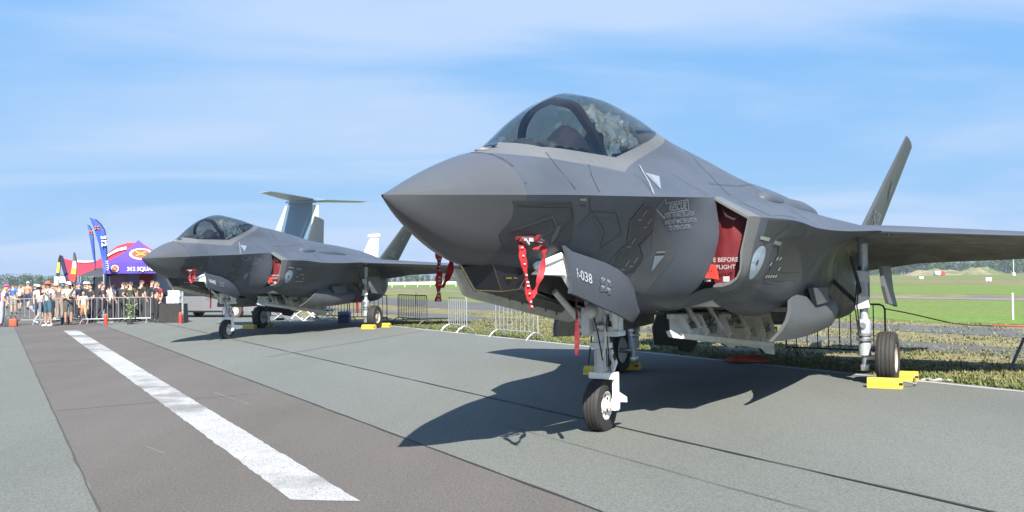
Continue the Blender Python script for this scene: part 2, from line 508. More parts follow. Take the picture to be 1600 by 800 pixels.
# local +x = aft, local +y = starboard; angle of the aft axis from +X
def jet_rz(t): return math.pi / 2 - t
JET_CAT, JET_GROUP = 'fighter jet', 'stealth fighter jets parked on the apron'
jet = empty('fighter_jet', J1_LOC, jet_rz(J1_ROT), 'large dark grey stealth fighter jet in the foreground, nose wheel door lettered F-038', JET_CAT, JET_GROUP)

def L1(x): return 2.865 + (x - 1.6) * 0.0215
def L0(x): return 2.868 + (2.0 - x) * .42
def L2(x): return 2.90 + (x - 3.23) * 0.30
def S1(x): return 2.775 - .034 * (x - 1.35)
def S2(x): return 2.718 + (x - 3.03) * 0.305
def build_oml():
    up, lo, cu, cl = oml_grids()
    bm = bmesh.new()
    lay = bm.faces.layers.int.new('zone')
    def put(g, zone):
        vs = [[bm.verts.new(p) for p in r] for r in g]
        for i in range(len(g) - 1):
            for j in range(len(g[0]) - 1):
                f = bm.faces.new((vs[i][j], vs[i + 1][j], vs[i + 1][j + 1], vs[i][j + 1])); f[lay] = zone
    for g, z in ((up, 1), (lo, 2), (cu, 3), (cl, 4)):
        put(g, z)
        put([[(p[0], -p[1], p[2]) for p in r][::-1] for r in [list(reversed(q)) for q in g]][::-1] if False else [[(p[0], -p[1], p[2]) for p in r] for r in g], z)
    bmesh.ops.remove_doubles(bm, verts=bm.verts, dist=1e-4)
    bmesh.ops.dissolve_degenerate(bm, edges=bm.edges, dist=1e-5)
    def cut(co, no, sel):
        fs = [f for f in bm.faces if sel(f.calc_center_median(), f)]
        es = {e for f in fs for e in f.edges}; vs = {v for f in fs for v in f.verts}
        bmesh.ops.bisect_plane(bm, geom=fs + list(es) + list(vs), dist=1e-5, plane_co=co, plane_no=no)
    upz = lambda c, f: f[lay] in (1, 3) and 1.2 < c.x < 6.0 and c.z > 2.6
    cut((1.6, 0, L1(1.6)), (-.0215, 0, 1), lambda c, f: upz(c, f) and c.x < 3.6)
    cut((2.0, 0, L0(2.0)), (.42, 0, 1), lambda c, f: upz(c, f) and c.x < 2.15)
    cut((3.23, 0, L2(3.23)), (-.30, 0, 1), lambda c, f: upz(c, f) and c.x > 2.9)
    cut((1.6, 0, S1(1.6)), (.034, 0, 1), lambda c, f: upz(c, f) and c.x < 3.4)
    cut((3.08, 0, S2(3.08)), (-.305, 0, 1), lambda c, f: upz(c, f) and c.x > 2.8)
    low = lambda c, f: f[lay] in (2, 4) and c.z < 2.0
    for x in (1.98, 4.1): cut((x, 0, 0), (1, 0, 0), lambda c, f: low(c, f) and abs(c.y) < .8 and c.x < 4.3)
    for y in (-.36, .36): cut((0, y, 0), (0, 1, 0), lambda c, f: low(c, f) and 1.5 < c.x < 4.3)
    for x in (4.9, 6.8, 9.0): cut((x, 0, 0), (1, 0, 0), lambda c, f: low(c, f) and 4.6 < c.x < 9.3)
    for y in (-1.31, -1.0, -.30, .30, 1.0, 1.31): cut((0, y, 0), (0, 1, 0), lambda c, f: low(c, f) and 4.8 < c.x < 9.2)
    bmesh.ops.recalc_face_normals(bm, faces=bm.faces)
    s = sum(1 if (f.normal.z > 0) else -1 for f in bm.faces if f[lay] == 3)
    if s < 0: bmesh.ops.reverse_faces(bm, faces=bm.faces)
    out = {'radome': [], 'fuselage': [], 'canopy': [], 'canopy_frame': []}
    for f in bm.faces:
        c = f.calc_center_median()
        z = f[lay]
        k = 'fuselage'
        if z in (2, 4):
            if 1.98 < c.x < 4.1 and abs(c.y) < .36 and c.z < 1.9: continue
            if 4.9 < c.x < 9.0 and .30 < abs(c.y) < (1.0 if c.x < 6.8 else 1.31) and c.z < 1.5: continue
        if c.x < 1.35: k = 'radome'
        elif z in (1, 3) and c.x < 6:
            if c.z > max(L1(c.x), L2(c.x), L0(c.x)) and c.x > 1.5 and c.x < 5.6: k = 'canopy'
            elif c.z > max(S1(c.x), S2(c.x)) and c.x < 5.7: k = 'canopy_frame'
        out[k].append([tuple(v.co) for v in f.verts])
    full = [[tuple(v.co) for v in f.verts] for f in bm.faces]
    bm.free()
    return out, full
def from_polys(polys):
    m = MB(); idx = {}
    for p in polys:
        t = []
        for q in p:
            k = (round(q[0], 5), round(q[1], 5), round(q[2], 5))
            if k not in idx:
                idx[k] = len(m.v); m.v.append(k)
            t.append(idx[k])
        t2 = []
        for i in t:
            if i not in t2: t2.append(i)
        if len(t2) >= 3:
            m.f.append(tuple(t2)); m.mi.append(0)
    return m
OML, OML_FULL = build_oml()
_m = from_polys(OML_FULL)
BVH = BVHTree.FromPolygons(_m.v, _m.f)
# ray-cast tree for the port side: (x, z) on the skin > y
def skin(x, z, y0=6.0):
    h = BVH.ray_cast(Vector((x, y0, z)), Vector((0, -1 if y0 > 0 else 1, 0)))
    return h
def decal(parent, name, verts, faces, material, side=1, off=0.004, label=None):
    """flat 2-D shape (aft, up) pressed onto the port (side=1) skin"""
    m = MB(); vs = []
    for x, z in verts:
        loc, nrm, i, d = skin(x, z, 6.0 * side)
        if loc is None:
            loc, nrm = Vector((x, side * 1.2, z)), Vector((0, side, 0))
        if nrm.y * side < 0: nrm = -nrm
        vs.append(loc + nrm * off)
    m.add(vs, [f if side > 0 else f[::-1] for f in faces])
    # keep the face winding outward
    a = m.v
    f0 = m.f[0]
    n = (Vector(a[f0[1]]) - Vector(a[f0[0]])).cross(Vector(a[f0[2]]) - Vector(a[f0[0]]))
    if n.y * side < 0: m.f = [f[::-1] for f in m.f]
    return m.build(name, material, parent, smooth=60, flip=True, label=label)
def decal_poly(parent, name, poly, material, side=1, off=0.004, maxe=.09, label=None):
    v, f = tess(poly, maxe)
    return decal(parent, name, v, f, material, side, off, label)
def line_pts(poly, w, closed=False):
    """ribbon quads of width w along a 2-D polyline"""
    V, Fc = [], []
    n = len(poly)
    segs = list(zip(poly[:-1], poly[1:])) + ([(poly[-1], poly[0])] if closed else [])
    for a, b in segs:
        dx, dz = b[0] - a[0], b[1] - a[1]
        L = math.hypot(dx, dz)
        if L < 1e-6: continue
        dx, dz = dx / L, dz / L
        k = max(1, int(L / .08))
        ex = w * .5
        for i in range(k + 1):
            t = -ex + (L + 2 * ex) * i / k
            px, pz = a[0] + dx * t, a[1] + dz * t
            V += [(px - dz * w / 2, pz + dx * w / 2), (px + dz * w / 2, pz - dx * w / 2)]
            if i:
                o = len(V) - 4
                Fc.append((o, o + 1, o + 3, o + 2))
    return V, Fc
def decal_line(parent, name, poly, w, material, side=1, off=0.003, closed=False):
    v, f = line_pts(poly, w, closed)
    return decal(parent, name, v, f, material, side, off)
def decal_text(parent, name, txt, x, z, size, material, side=1, bold=0.0, slope=0.0, sx=1.0, off=0.005):
    v, f = text_mesh(txt, size, bold)
    c, s = math.cos(slope), math.sin(slope)
    v = [(x + side * (a * sx * c - b * s - b * .75), z + a * sx * s + b * c) for a, b in v]
    return decal(parent, name, v, f, material, side, off)

for nm, mt in (('radome', PAINT_RAD), ('fuselage', PAINT), ('canopy', CANOPY), ('canopy_frame', PAINT_LT)):
    from_polys(OML[nm]).build(nm, mt, jet, smooth=28, flip=True)

# -- intake ducts, lips
def lip_ring(x):
    up, lo = cent_ring(x)
    return up[NU:] + lo[1:]
for sd in (1, -1):
    m = MB()
    r0 = lip_ring(4.5)
    keep = [p for p in r0 if not (p[0] < 1.04 and p[1] < 1.7)]
    cy, cz = 1.28, 1.98
    def inset(p, d):
        v = Vector((cy - p[0], cz - p[1])); v.normalize(); return (p[0] + v.x * d, p[1] + v.y * d)
    rows = []
    def skinrow(x, d):
        r = lip_ring(x)[:len(keep)]
        return [(x, sd * q[0], q[1]) for q in [inset(p, d) for p in r]]
    rows = [skinrow(4.70, -.006), skinrow(4.55, -.006), [(4.475, sd * q[0], q[1]) for q in [inset(p, .005) for p in keep]],
            [(4.475, sd * q[0], q[1]) for q in [inset(p, .03) for p in keep]], [(4.56, sd * q[0], q[1]) for q in [inset(p, .05) for p in keep]], [(5.4, sd * q[0], q[1]) for q in [inset(p, .09) for p in keep]]]
    m.grid(rows)
    m.build('intake_lip', PAINT_LT, jet, smooth=35, flip=True, fixn=True)
    # fore-body wall running back inside the duct
    m = MB()
    xs = [4.5, 4.7, 4.95, 5.3]
    rows = []
    for i, x in enumerate(xs):
        lr = fore_ring(4.5)[1]
        k = 1 - .03 * i
        rows.append([(x, sd * (p[0] * k + (.02 if i else 0) * (1 if i == 1 else 0)), p[1]) for p in lr[:12]])
    m.grid(rows)
    m.build('intake_duct', PAINT, jet, smooth=40, flip=True)

# -- wings
def wing(sd):
    ys = [1.45, 1.95, 2.4, 3.0, 3.6, 4.3, 5.0, 5.33]
    rows = []
    for y in ys:
        t = (y - 2.4) / (5.33 - 2.4)
        le = 8.5 + (10.5 - 8.5) * t if y >= 2.4 else 8.5 - (2.4 - y) * 1.6
        te = 12.55 + (11.95 - 12.55) * max(t, -.2)
        zl = 2.28 - .14 * max(t, 0)
        th = .105 - .05 * max(t, 0)
        c = te - le
        sec = []
        prof = [(0, 0, 0), (.006, .26, -.24), (.02, .44, -.36), (.06, .66, -.5), (.14, .86, -.66), (.3, 1, -.86), (.5, .96, -.9), (.72, .72, -.66), (.86, .42, -.38), (1, .07, -.07)]
        def camber(u):
            z = zl + .06 * math.sin(math.pi * min(1, u / .8)) * (1 - .5 * max(t, 0))
            z -= .10 * u
            if u > .74: z -= (u - .74) * c * .30
            return z
        top = [(le + u * c, y, camber(u) + th * a) for u, a, b in prof]
        bot = [(le + u * c, y, camber(u) + th * b) for u, a, b in prof]
        ring = bot[::-1] + top[1:]
        rows.append([(p[0], sd * p[1], p[2]) for p in ring])
    m = MB()
    m.grid(rows)
    n = len(rows[0])
    m.add(rows[-1], [tuple(range(n))])
    return m.build('wing', PAINT, jet, smooth=32, flip=True, fixn=True)
for sd in (1, -1): wing(sd)
# leading edge flap break lines on the wing
def fin_like(name, root, tip, th, mt, sd):
    """root, tip: (le, te) 3-D points on the port side; th thickness"""
    m = MB(); rows = []
    for (le, te), k in ((root, 1.0), (tip, .55)):
        le, te = Vector(le), Vector(te)
        d = te - le
        span = (Vector(tip[0]) - Vector(root[0]))
        nrm = d.cross(span).normalized()
        if nrm.y < 0: nrm = -nrm
        prof = [(0, 0), (.015, .35), (.06, .62), (.18, .92), (.4, 1), (.7, .7), (1, .06)]
        a = [le + d * u + nrm * th * k * w for u, w in prof]
        b = [le + d * u - nrm * th * k * w for u, w in prof]
        rows.append([(p.x, sd * p.y, p.z) for p in b[::-1] + a[1:]])
    m.grid(rows); n = len(rows[0])
    m.add(rows[1], [tuple(range(n))]); m.add(rows[0], [tuple(range(n))])
    return m.build(name, mt, jet, smooth=32, flip=True, fixn=True)
FIN_ROOT = ((11.3, 1.56, 2.33), (13.2, 1.56, 2.25))
FIN_TIP = ((13.6, 2.13, 4.31), (14.45, 2.135, 4.19))
for sd in (1, -1):
    fin_like('tail_fin', FIN_ROOT, FIN_TIP, .06, PAINT_FIN, sd)
    fin_like('tailplane', ((12.3, 1.2, 2.2), (15.3, 1.35, 2.15)), ((14.25, 3.43, 2.16), (15.0, 3.43, 2.12)), .06, PAINT, sd)
m = MB()
m.lathe([(.62, 0), (.60, .35), (.52, .9), (.46, 1.15), (.42, 1.13), (.48, .5)], (14.0, 0, 1.95), (1, 0, 0), 28)
m.build('engine_nozzle', mat('nozzle metal', (.16, .14, .12), rough=.4, metal=.8, var=.2, scale=12), jet, smooth=30, flip=True, fixn=True)

# -- canopy bow and cockpit
def bow():
    m = MB(); rows = []
    for xo, ins in ((2.88, .016), (2.88, .078), (2.97, .078), (2.97, .016), (2.88, .016)):
        P = upper_fore(xo)
        P = [p for p in P if p[1] > 2.83]
        full = [(-p[0], p[1]) for p in P[::-1]] + P[1:]
        # resample to a fixed count by index
        pts = curve_pts(full, 40)
        row = []
        for i, p in enumerate(pts):
            a, b = pts[max(0, i - 1)], pts[min(40, i + 1)]
            t = Vector((b[0] - a[0], b[1] - a[1])).normalized()
            nrm = Vector((t.y, -t.x))
            if nrm.dot(Vector((-p[0], 2.6 - p[1]))) < 0: nrm = -nrm
            row.append((xo + .20 * max(0, (3.27 - p[1])) / .37, p[0] + nrm.x * ins, p[1] + nrm.y * ins))
        rows.append(row)
    m.grid(rows)
    return m.build('canopy_bow', mat('bow black', (.010, .010, .013), rough=.6, spec=.25), jet, smooth=40, flip=True, fixn=True)
bow()
m = MB(); rows = []
for x in steps(1.78, 5.25, 34):
    zb = max(L1(x), L2(x)) - .03
    P = upper_fore(x) if x <= 4.5 else cent_ring(x)[0][:NU + 1]
    w = .05
    for a, b in zip(P[:-1], P[1:]):
        if a[1] >= zb > b[1]:
            w = a[0] + (b[0] - a[0]) * (a[1] - zb) / (a[1] - b[1])
    w = max(.03, w - .01)
    rows.append([(x, w * k, zb - .10 * (1 - abs(k)) * (1 if 2.2 < x < 4.6 else .2)) for k in (-1, -.8, -.5, 0, .5, .8, 1)])
m.grid(rows)
m.build('cockpit_deck', COCK, jet, smooth=40, flip=True)
m = MB()   # glare shield hump and panel
rows = []
for x, h, w in ((1.95, 2.86, .22), (2.2, 2.94, .36), (2.5, 2.985, .42), (2.78, 2.99, .43), (2.84, 2.93, .43), (2.84, 2.78, .43)):
    rows.append([(x, w * k, h - .11 * abs(k) ** 2.2) for k in (-1, -.75, -.4, 0, .4, .75, 1)])
m.grid(rows)
m.build('glare_shield', COCK, jet, smooth=40, flip=True)
seat = MB()
seat.box((4.0, 0, 3.24), (.16, .34, .34), Matrix.Rotation(R(16), 3, 'Y'), .03)
seat.box((3.86, 0, 2.98), (.18, .46, .5), Matrix.Rotation(R(14), 3, 'Y'), .04)
seat.box((4.14, 0, 3.02), (.16, .5, .62), Matrix.Rotation(R(14), 3, 'Y'), .02)
seat.tube([(4.05, .2, 3.0), (4.22, .2, 3.42)], .03); seat.tube([(4.05, -.2, 3.0), (4.22, -.2, 3.42)], .03)
seat.build('ejection_seat', COCK, jet, smooth=35, flip=True)
m = MB()   # rear canopy frame inside the glass
m.box((4.5, 0, 3.26), (.10, .5, .14), None, .02); m.tube([(4.45, .38, 3.14), (4.5, .2, 3.38), (4.52, 0, 3.42), (4.5, -.2, 3.38), (4.45, -.38, 3.14)], .03)
m.build('canopy_actuator', BLACKP, jet, smooth=35, flip=True)

# -- sensor windows below the nose (faceted)
m = MB()
A = [(1.22, .0, 1.80), (1.42, .17, 1.83), (1.95, .25, 1.79), (1.95, -.25, 1.79), (1.42, -.17, 1.83)]
Bp = [(1.42, 0, 1.60), (1.62, .14, 1.585), (1.90, .16, 1.60), (1.90, -.16, 1.60), (1.62, -.14, 1.585)]
m.add(A + Bp, [(0, 1, 6, 5), (1, 2, 7, 6), (2, 3, 8, 7), (3, 4, 9, 8), (4, 0, 5, 9), (5, 6, 7, 8, 9)])
so = m.build('sensor_window', SENSOR, jet, flip=True, fixn=True)
m = MB()
for a, b in ((0, 5), (1, 6), (2, 7), (4, 9), (3, 8)):
    m.tube([A[a], Bp[b - 5]], .0045, 5)
for a in range(5): m.tube([Bp[a], Bp[(a + 1) % 5]], .0045, 5)
m.build('sensor_edge', mat('dark brass', (.16, .13, .07), rough=.45, metal=.5), so, flip=True)
for k in range(2):
    m = MB(); m.box((1.66 + k * .12, .19, 1.70), (.07, .02, .014), None); m.build('sensor_mark', GOLD, so, flip=True)
m = MB()
m.sphere((1.56, 0, 2.822), .10, 12, 8, (.7, .7, .28)); m.build('sensor_dome', mat('pale dome', (.16, .165, .17), rough=.5), jet, smooth=60, flip=True)
m = MB(); m.prism([(1.68, -.05, 2.872), (1.68, .05, 2.872), (1.74, .05, 2.893), (1.74, -.05, 2.893)], (0, 0, .010)); m.build('sensor_slot', SENSOR, jet, flip=True)

# -- undercarriage bays
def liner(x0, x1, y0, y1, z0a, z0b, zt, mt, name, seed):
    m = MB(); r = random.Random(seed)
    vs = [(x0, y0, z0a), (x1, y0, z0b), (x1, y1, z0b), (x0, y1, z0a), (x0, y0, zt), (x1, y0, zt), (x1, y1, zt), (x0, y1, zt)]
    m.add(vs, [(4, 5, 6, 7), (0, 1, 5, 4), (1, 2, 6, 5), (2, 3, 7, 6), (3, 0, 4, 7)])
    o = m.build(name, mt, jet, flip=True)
    m = MB()
    n = int((x1 - x0) * 14)
    for k in range(n):
        x = x0 + (x1 - x0) * (k + r.random()) / n
        z = zt - .05 - r.random() * (zt - max(z0a, z0b)) * .55
        y = y0 + (y1 - y0) * r.random()
        if r.random() < .5:
            m.box((x, y, z), (.08 + .2 * r.random(), .05 + .12 * r.random(), .05 + .1 * r.random()), None)
        else:
            x2, y2 = min(x1, max(x0, x + r.uniform(-.7, .7))), min(y1, max(y0, y + r.uniform(-.25, .25)))
            m.tube([(x, y, z), ((x + x2) / 2, (y + y2) / 2 , z - .05), (x2, y2, z + .02)], .012 + .012 * r.random(), 6)
    for k in range(5):
        x = x0 + (x1 - x0) * (k + .5) / 5
        m.box((x, (y0 + y1) / 2, zt - .03), (.05, abs(y1 - y0) - .02, .08), None)
    m.build('bay_plumbing', BAY if name == 'weapon_bay' else BAY_DK, o, flip=True)['kind'] = 'stuff'
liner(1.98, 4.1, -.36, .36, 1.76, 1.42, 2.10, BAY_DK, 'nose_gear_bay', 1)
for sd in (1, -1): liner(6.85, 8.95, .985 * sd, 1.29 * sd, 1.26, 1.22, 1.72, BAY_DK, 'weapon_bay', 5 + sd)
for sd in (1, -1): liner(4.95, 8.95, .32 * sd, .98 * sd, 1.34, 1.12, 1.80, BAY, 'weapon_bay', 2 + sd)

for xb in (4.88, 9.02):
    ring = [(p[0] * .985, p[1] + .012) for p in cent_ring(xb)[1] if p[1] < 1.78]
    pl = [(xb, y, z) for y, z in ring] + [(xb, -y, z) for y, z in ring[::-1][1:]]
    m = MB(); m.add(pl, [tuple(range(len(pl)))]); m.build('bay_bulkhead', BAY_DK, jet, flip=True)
# -- doors
def plate(pts, nrm, th):
    m = MB(); m.prism(pts, Vector(nrm) * th); return m
def nose_door(sd):
    m = MB(); rows = []
    top = [(2.070, 0.540, 1.985), (2.200, 0.545, 1.935), (2.520, 0.570, 1.885), (2.840, 0.590, 1.835), (3.140, 0.590, 1.775), (3.420, 0.580, 1.69), (3.640, 0.550, 1.585), (3.800, 0.510, 1.47), (3.880, 0.490, 1.37)]
    bot = [(2.120, 0.570, 1.555), (2.240, 0.580, 1.53), (2.490, 0.595, 1.465), (2.770, 0.600, 1.40), (3.020, 0.600, 1.35), (3.270, 0.580, 1.295), (3.500, 0.550, 1.25), (3.680, 0.520, 1.22), (3.820, 0.490, 1.25)]
    k = 1.0
    for t in (0, .2, .4, .6, .8, 1):
        rows.append([(a[0] + (b[0] - a[0]) * t, sd * (a[1] + (b[1] - a[1]) * t + .035 * math.sin(math.pi * t)), a[2] + (b[2] - a[2]) * t) for a, b in zip(top, bot)])
    inner = [[(p[0], p[1] - sd * .035, p[2]) for p in r] for r in rows]
    m.grid(rows); m.cur = 1; m.grid(inner)
    m.cur = 0
    m.grid([rows[0], inner[0]]); m.grid([rows[-1], inner[-1]]); m.grid([[r[0] for r in rows], [r[0] for r in inner]]); m.grid([[r[-1] for r in rows], [r[-1] for r in inner]])
    d = m.build('nose_gear_door', [PAINT, BAY], jet, smooth=40, flip=True)
    m = MB()
    m.tube([(2.13, sd * .48, 1.90), (1.92, sd * .30, 1.80)], .03, 6); m.tube([(2.3, sd * .54, 1.72), (1.95, sd * .28, 1.74), (2.18, sd * .35, 1.86)], .024, 6)
    m.prism([(2.15, sd * .49, 1.90), (2.34, sd * .56, 1.58), (2.26, sd * .545, 1.56), (2.15, sd * .50, 1.72), (2.0, sd * .34, 1.73), (1.92, sd * .32, 1.84)], (0, -sd * .05, 0))
    m.build('hinge_link', WHITE_P, d, smooth=30, flip=True)
    return d, rows
door_p, DOOR_ROWS = nose_door(1)
# the starboard nose door hangs wide open, its pale inner face to the camera
m = MB()
sp = [(2.0, -.60, 1.80), (2.6, -.58, 1.74), (3.3, -.55, 1.62), (4.1, -.52, 1.42), (4.75, -.56, 1.24), (4.6, -.66, 1.16), (4.1, -.69, 1.24), (3.3, -.70, 1.37), (2.5, -.70, 1.50), (2.35, -.70, 1.54)]
m.prism(sp, (0, -.04, 0))
d2 = m.build('nose_gear_door', BAY, jet, flip=True, label='pale inner face of the starboard nose gear door')
m = MB()
m.prism([(2.35, -.595, 1.70), (4.2, -.53, 1.36), (4.2, -.60, 1.29), (2.5, -.655, 1.58)], (0, .03, 0))
for k in range(6):
    x = 2.55 + k * .27
    m.tube([(x, -.60, 1.60 - k * .05), (x + .2, -.595, 1.57 - k * .05), (x + .24, -.61, 1.52 - k * .05)], .012, 5)
m.build('door_stiffener', BAY_DK, d2, flip=True)

def outer_bay_door(sd):
    m = MB(); rows = []
    for t in (0, .2, .4, .6, .8, 1.0):
        z = 1.46 - t * .56
        row = []
        for u in steps(0, 1, 10):
            xf = (7.2 if sd > 0 else 6.0) - (1.5 * t ** .8 if sd > 0 else .3 * t) + .05 * math.sin(t * 3.1)
            xa = 9.4 + .2 * math.sin(t * math.pi) - .05 * t
            x = xf + (xa - xf) * u
            zz = z - .05 * t * math.sin(math.pi * u) + .0 * u
            row.append((x, sd * (1.36 + .17 * math.sin(t * 2.5) ), zz))
        rows.append(row)
    inner = [[(p[0], p[1] - sd * .05, p[2]) for p in r] for r in rows]
    m.grid(rows); m.cur = 1; m.grid(inner); m.cur = 0
    m.grid([rows[0], inner[0]]); m.grid([rows[-1], inner[-1]]); m.grid([[r[0] for r in rows], [r[0] for r in inner]]); m.grid([[r[-1] for r in rows], [r[-1] for r in inner]])
    d = m.build('weapon_bay_door', [mat('bay door paint', (.082, .088, .095), rough=.5, metal=.1, var=.08, scale=3, spec=.3), BAY], jet, smooth=40, flip=True, label='curved painted outer bay door hanging open')
    m = MB()
    q = [(7.75, 1.50), (8.75, 1.50), (8.85, 1.28), (7.98, 1.26)]
    m.prism([(x, sd * 1.46, z) for x, z in q], (0, sd * .07, 0))
    m.build('door_fairing', PAINT_PANEL2, d, flip=True)
    for x in (7.3, 7.9, 8.5): MB().tube([(x, sd * 1.24, 1.42), (x + .05, sd * 1.34, 1.36)], .03, 6).build('hinge', STEEL, d, flip=True)
def inner_bay_door(sd):
    # skin away from the bay, thick ribs on the bay side
    def P(x, t): return (x, sd * (.40 + .20 * t + .012 * (x - 5)), 1.25 - .03 * (x - 5) * (1 - t) - (.27 + .105 * (x - 4.8)) * t)
    bot = [(4.72, .7), (4.66, 1.0), (6.5, 1.0), (6.65, 1.1), (6.9, 1.1), (7.05, 1.0), (8.3, 1.02), (8.45, 1.14), (8.95, 1.14), (9.05, .98), (9.1, .3)]
    if sd < 0:
        bot = [(6.95, .5), (7.3, 1.05)] + bot[6:]
    poly = [P(5.05 if sd > 0 else 6.9, .0)] + [P(x, t) for x, t in bot] + [P(9.1, 0)]
    m = MB()
    m.prism(poly, (0, -sd * .05, .01))
    d = m.build('weapon_bay_door', PAINT_PANEL, jet, flip=True, label='inner bay door with its pale ribbed inside showing')
    m = MB()
    m.prism([(p[0], p[1] + sd * .006, p[2]) for p in poly], (0, sd * .008, 0))
    for x in ((5.1, 5.75, 6.7, 7.6, 8.4, 9.0) if sd > 0 else (7.4, 8.2, 9.0)):
        a, b, c = P(x, .05), P(x, .92), P(x, .5)
        w = .022
        m.add([(x - w, a[1], a[2]), (x - w, b[1], b[2]), (x - w, c[1] + sd * .16, c[2] - .06), (x - w, a[1] + sd * .16, a[2]), (x + w, a[1], a[2]), (x + w, b[1], b[2]), (x + w, c[1] + sd * .16, c[2] - .06), (x + w, a[1] + sd * .16, a[2])],
              [(0, 1, 2, 3), (7, 6, 5, 4), (0, 4, 5, 1), (1, 5, 6, 2), (2, 6, 7, 3), (3, 7, 4, 0)])
    for t, w in ((.88, .05), (.12, .05)):
        a, b = P(4.95 if sd > 0 else 7.3, t), P(9.0, t)
        m.prism([(a[0], a[1], a[2] + .03), (b[0], b[1], b[2] + .03), (b[0], b[1], b[2] - .03), (a[0], a[1], a[2] - .03)], (0, sd * w, 0))
    m.build('door_rib', BAY, d, smooth=30, flip=True)
    r2 = random.Random(11); m = MB()
    for k in range(26):
        x = r2.uniform(5.3 if sd > 0 else 7.3, 8.8); t = r2.uniform(.02, .55); p = Vector(P(x, t)) + Vector((0, sd * .05, 0))
        if k % 2: m.box(p, (r2.uniform(.05, .22), r2.uniform(.04, .09), r2.uniform(.03, .10)), None)
        else: m.tube([p, p + Vector((r2.uniform(.2, .6), sd * .03, r2.uniform(-.05, .05))), p + Vector((r2.uniform(.5, .8), sd * .02, r2.uniform(-.15, .12)))], r2.uniform(.008, .018), 5)
    m.build('door_fittings', BAY_DK, d, flip=True)['kind'] = 'stuff'
    m = MB()
    for xa, xb in ((5.9, 6.55), (6.85, 7.45), (7.75, 8.3), (8.5, 8.9)):
        if sd < 0 and xa < 7.3: continue
        q = [Vector(P(xa, .30)), Vector(P(xb, .34)), Vector(P(xb, .72)), Vector(P(xa, .70))]
        m.prism([v + Vector((0, sd * .016, 0)) for v in q], (0, sd * .01, 0))
    m.build('door_recess_shade', mat('shaded primer', (.33, .33, .29), rough=.6, var=.15, scale=8), d, flip=True)  # flat plates, the shade of recesses put into a darker primer
    m = MB()
    for p0, p1 in (((5.6, sd * .42, 1.36), (5.55, sd * .62, 1.06)), ((6.3, sd * .46, 1.36), (6.35, sd * .66, 1.0)), ((7.5, sd * .46, 1.36), (7.45, sd * .68, .95))):
        if sd > 0 or p0[0] > 7: MB().tube([p0, p1], .033, 6).build('door_actuator', BAY, d, smooth=40, flip=True)
for sd in (1, -1):
    outer_bay_door(sd); inner_bay_door(sd)

# -- nose gear
def wheel(parent, c, r, w, rimr, rim_mat, side, n=40):
    """axis along y; side = +1 when the open rim face looks to port"""
    h = w / 2
    m = MB()
    prof = [(rimr, -h * .82), (rimr * 1.06, -h * .95), (r * .84, -h), (r * .94, -h * .93), (r * .985, -h * .7)]
    for g in (-.45, 0, .45):
        prof += [(r, h * (g - .12)), (r * .985, h * (g - .05)), (r * .985, h * (g + .05)), (r, h * (g + .12))]
    prof += [(r * .985, h * .7), (r * .94, h * .93), (r * .84, h), (rimr * 1.06, h * .95), (rimr, h * .82)]
    m.lathe(prof, c, (0, 1, 0), n)
    ty = m.build('tyre', BLACK, parent, smooth=35, flip=True, fixn=True)
    m = MB()
    m.lathe([(rimr, -h * .84), (rimr, h * .84), (rimr * .94, h * .86), (rimr * .88, h * .6), (rimr * .45, h * .45), (rimr * .42, h * .75), (rimr * .2, h * .8), (0.001, h * .8)], c, (0, side, 0), n)
    m.lathe([(rimr, h * -.84), (rimr * .9, h * -.6), (.001, h * -.5)], c, (0, side, 0), n)
    rm = m.build('rim', rim_mat, parent, smooth=30, flip=True, fixn=True)
    q = None
    for k in range(9):
        t = 2 * math.pi * k / 9
        p = (c[0] + math.cos(t) * rimr * .66, -(c[1] + side * h * .56), c[2] + math.sin(t) * rimr * .66)
        if q is None:
            q = MB().sphere((0, 0, 0), rimr * .12, 8, 5, (1, .3, 1)).build('rim_opening', BLACKP, parent, smooth=60); q.location = p
        else:
            w_ = q.copy(); COL.objects.link(w_); w_.location = p
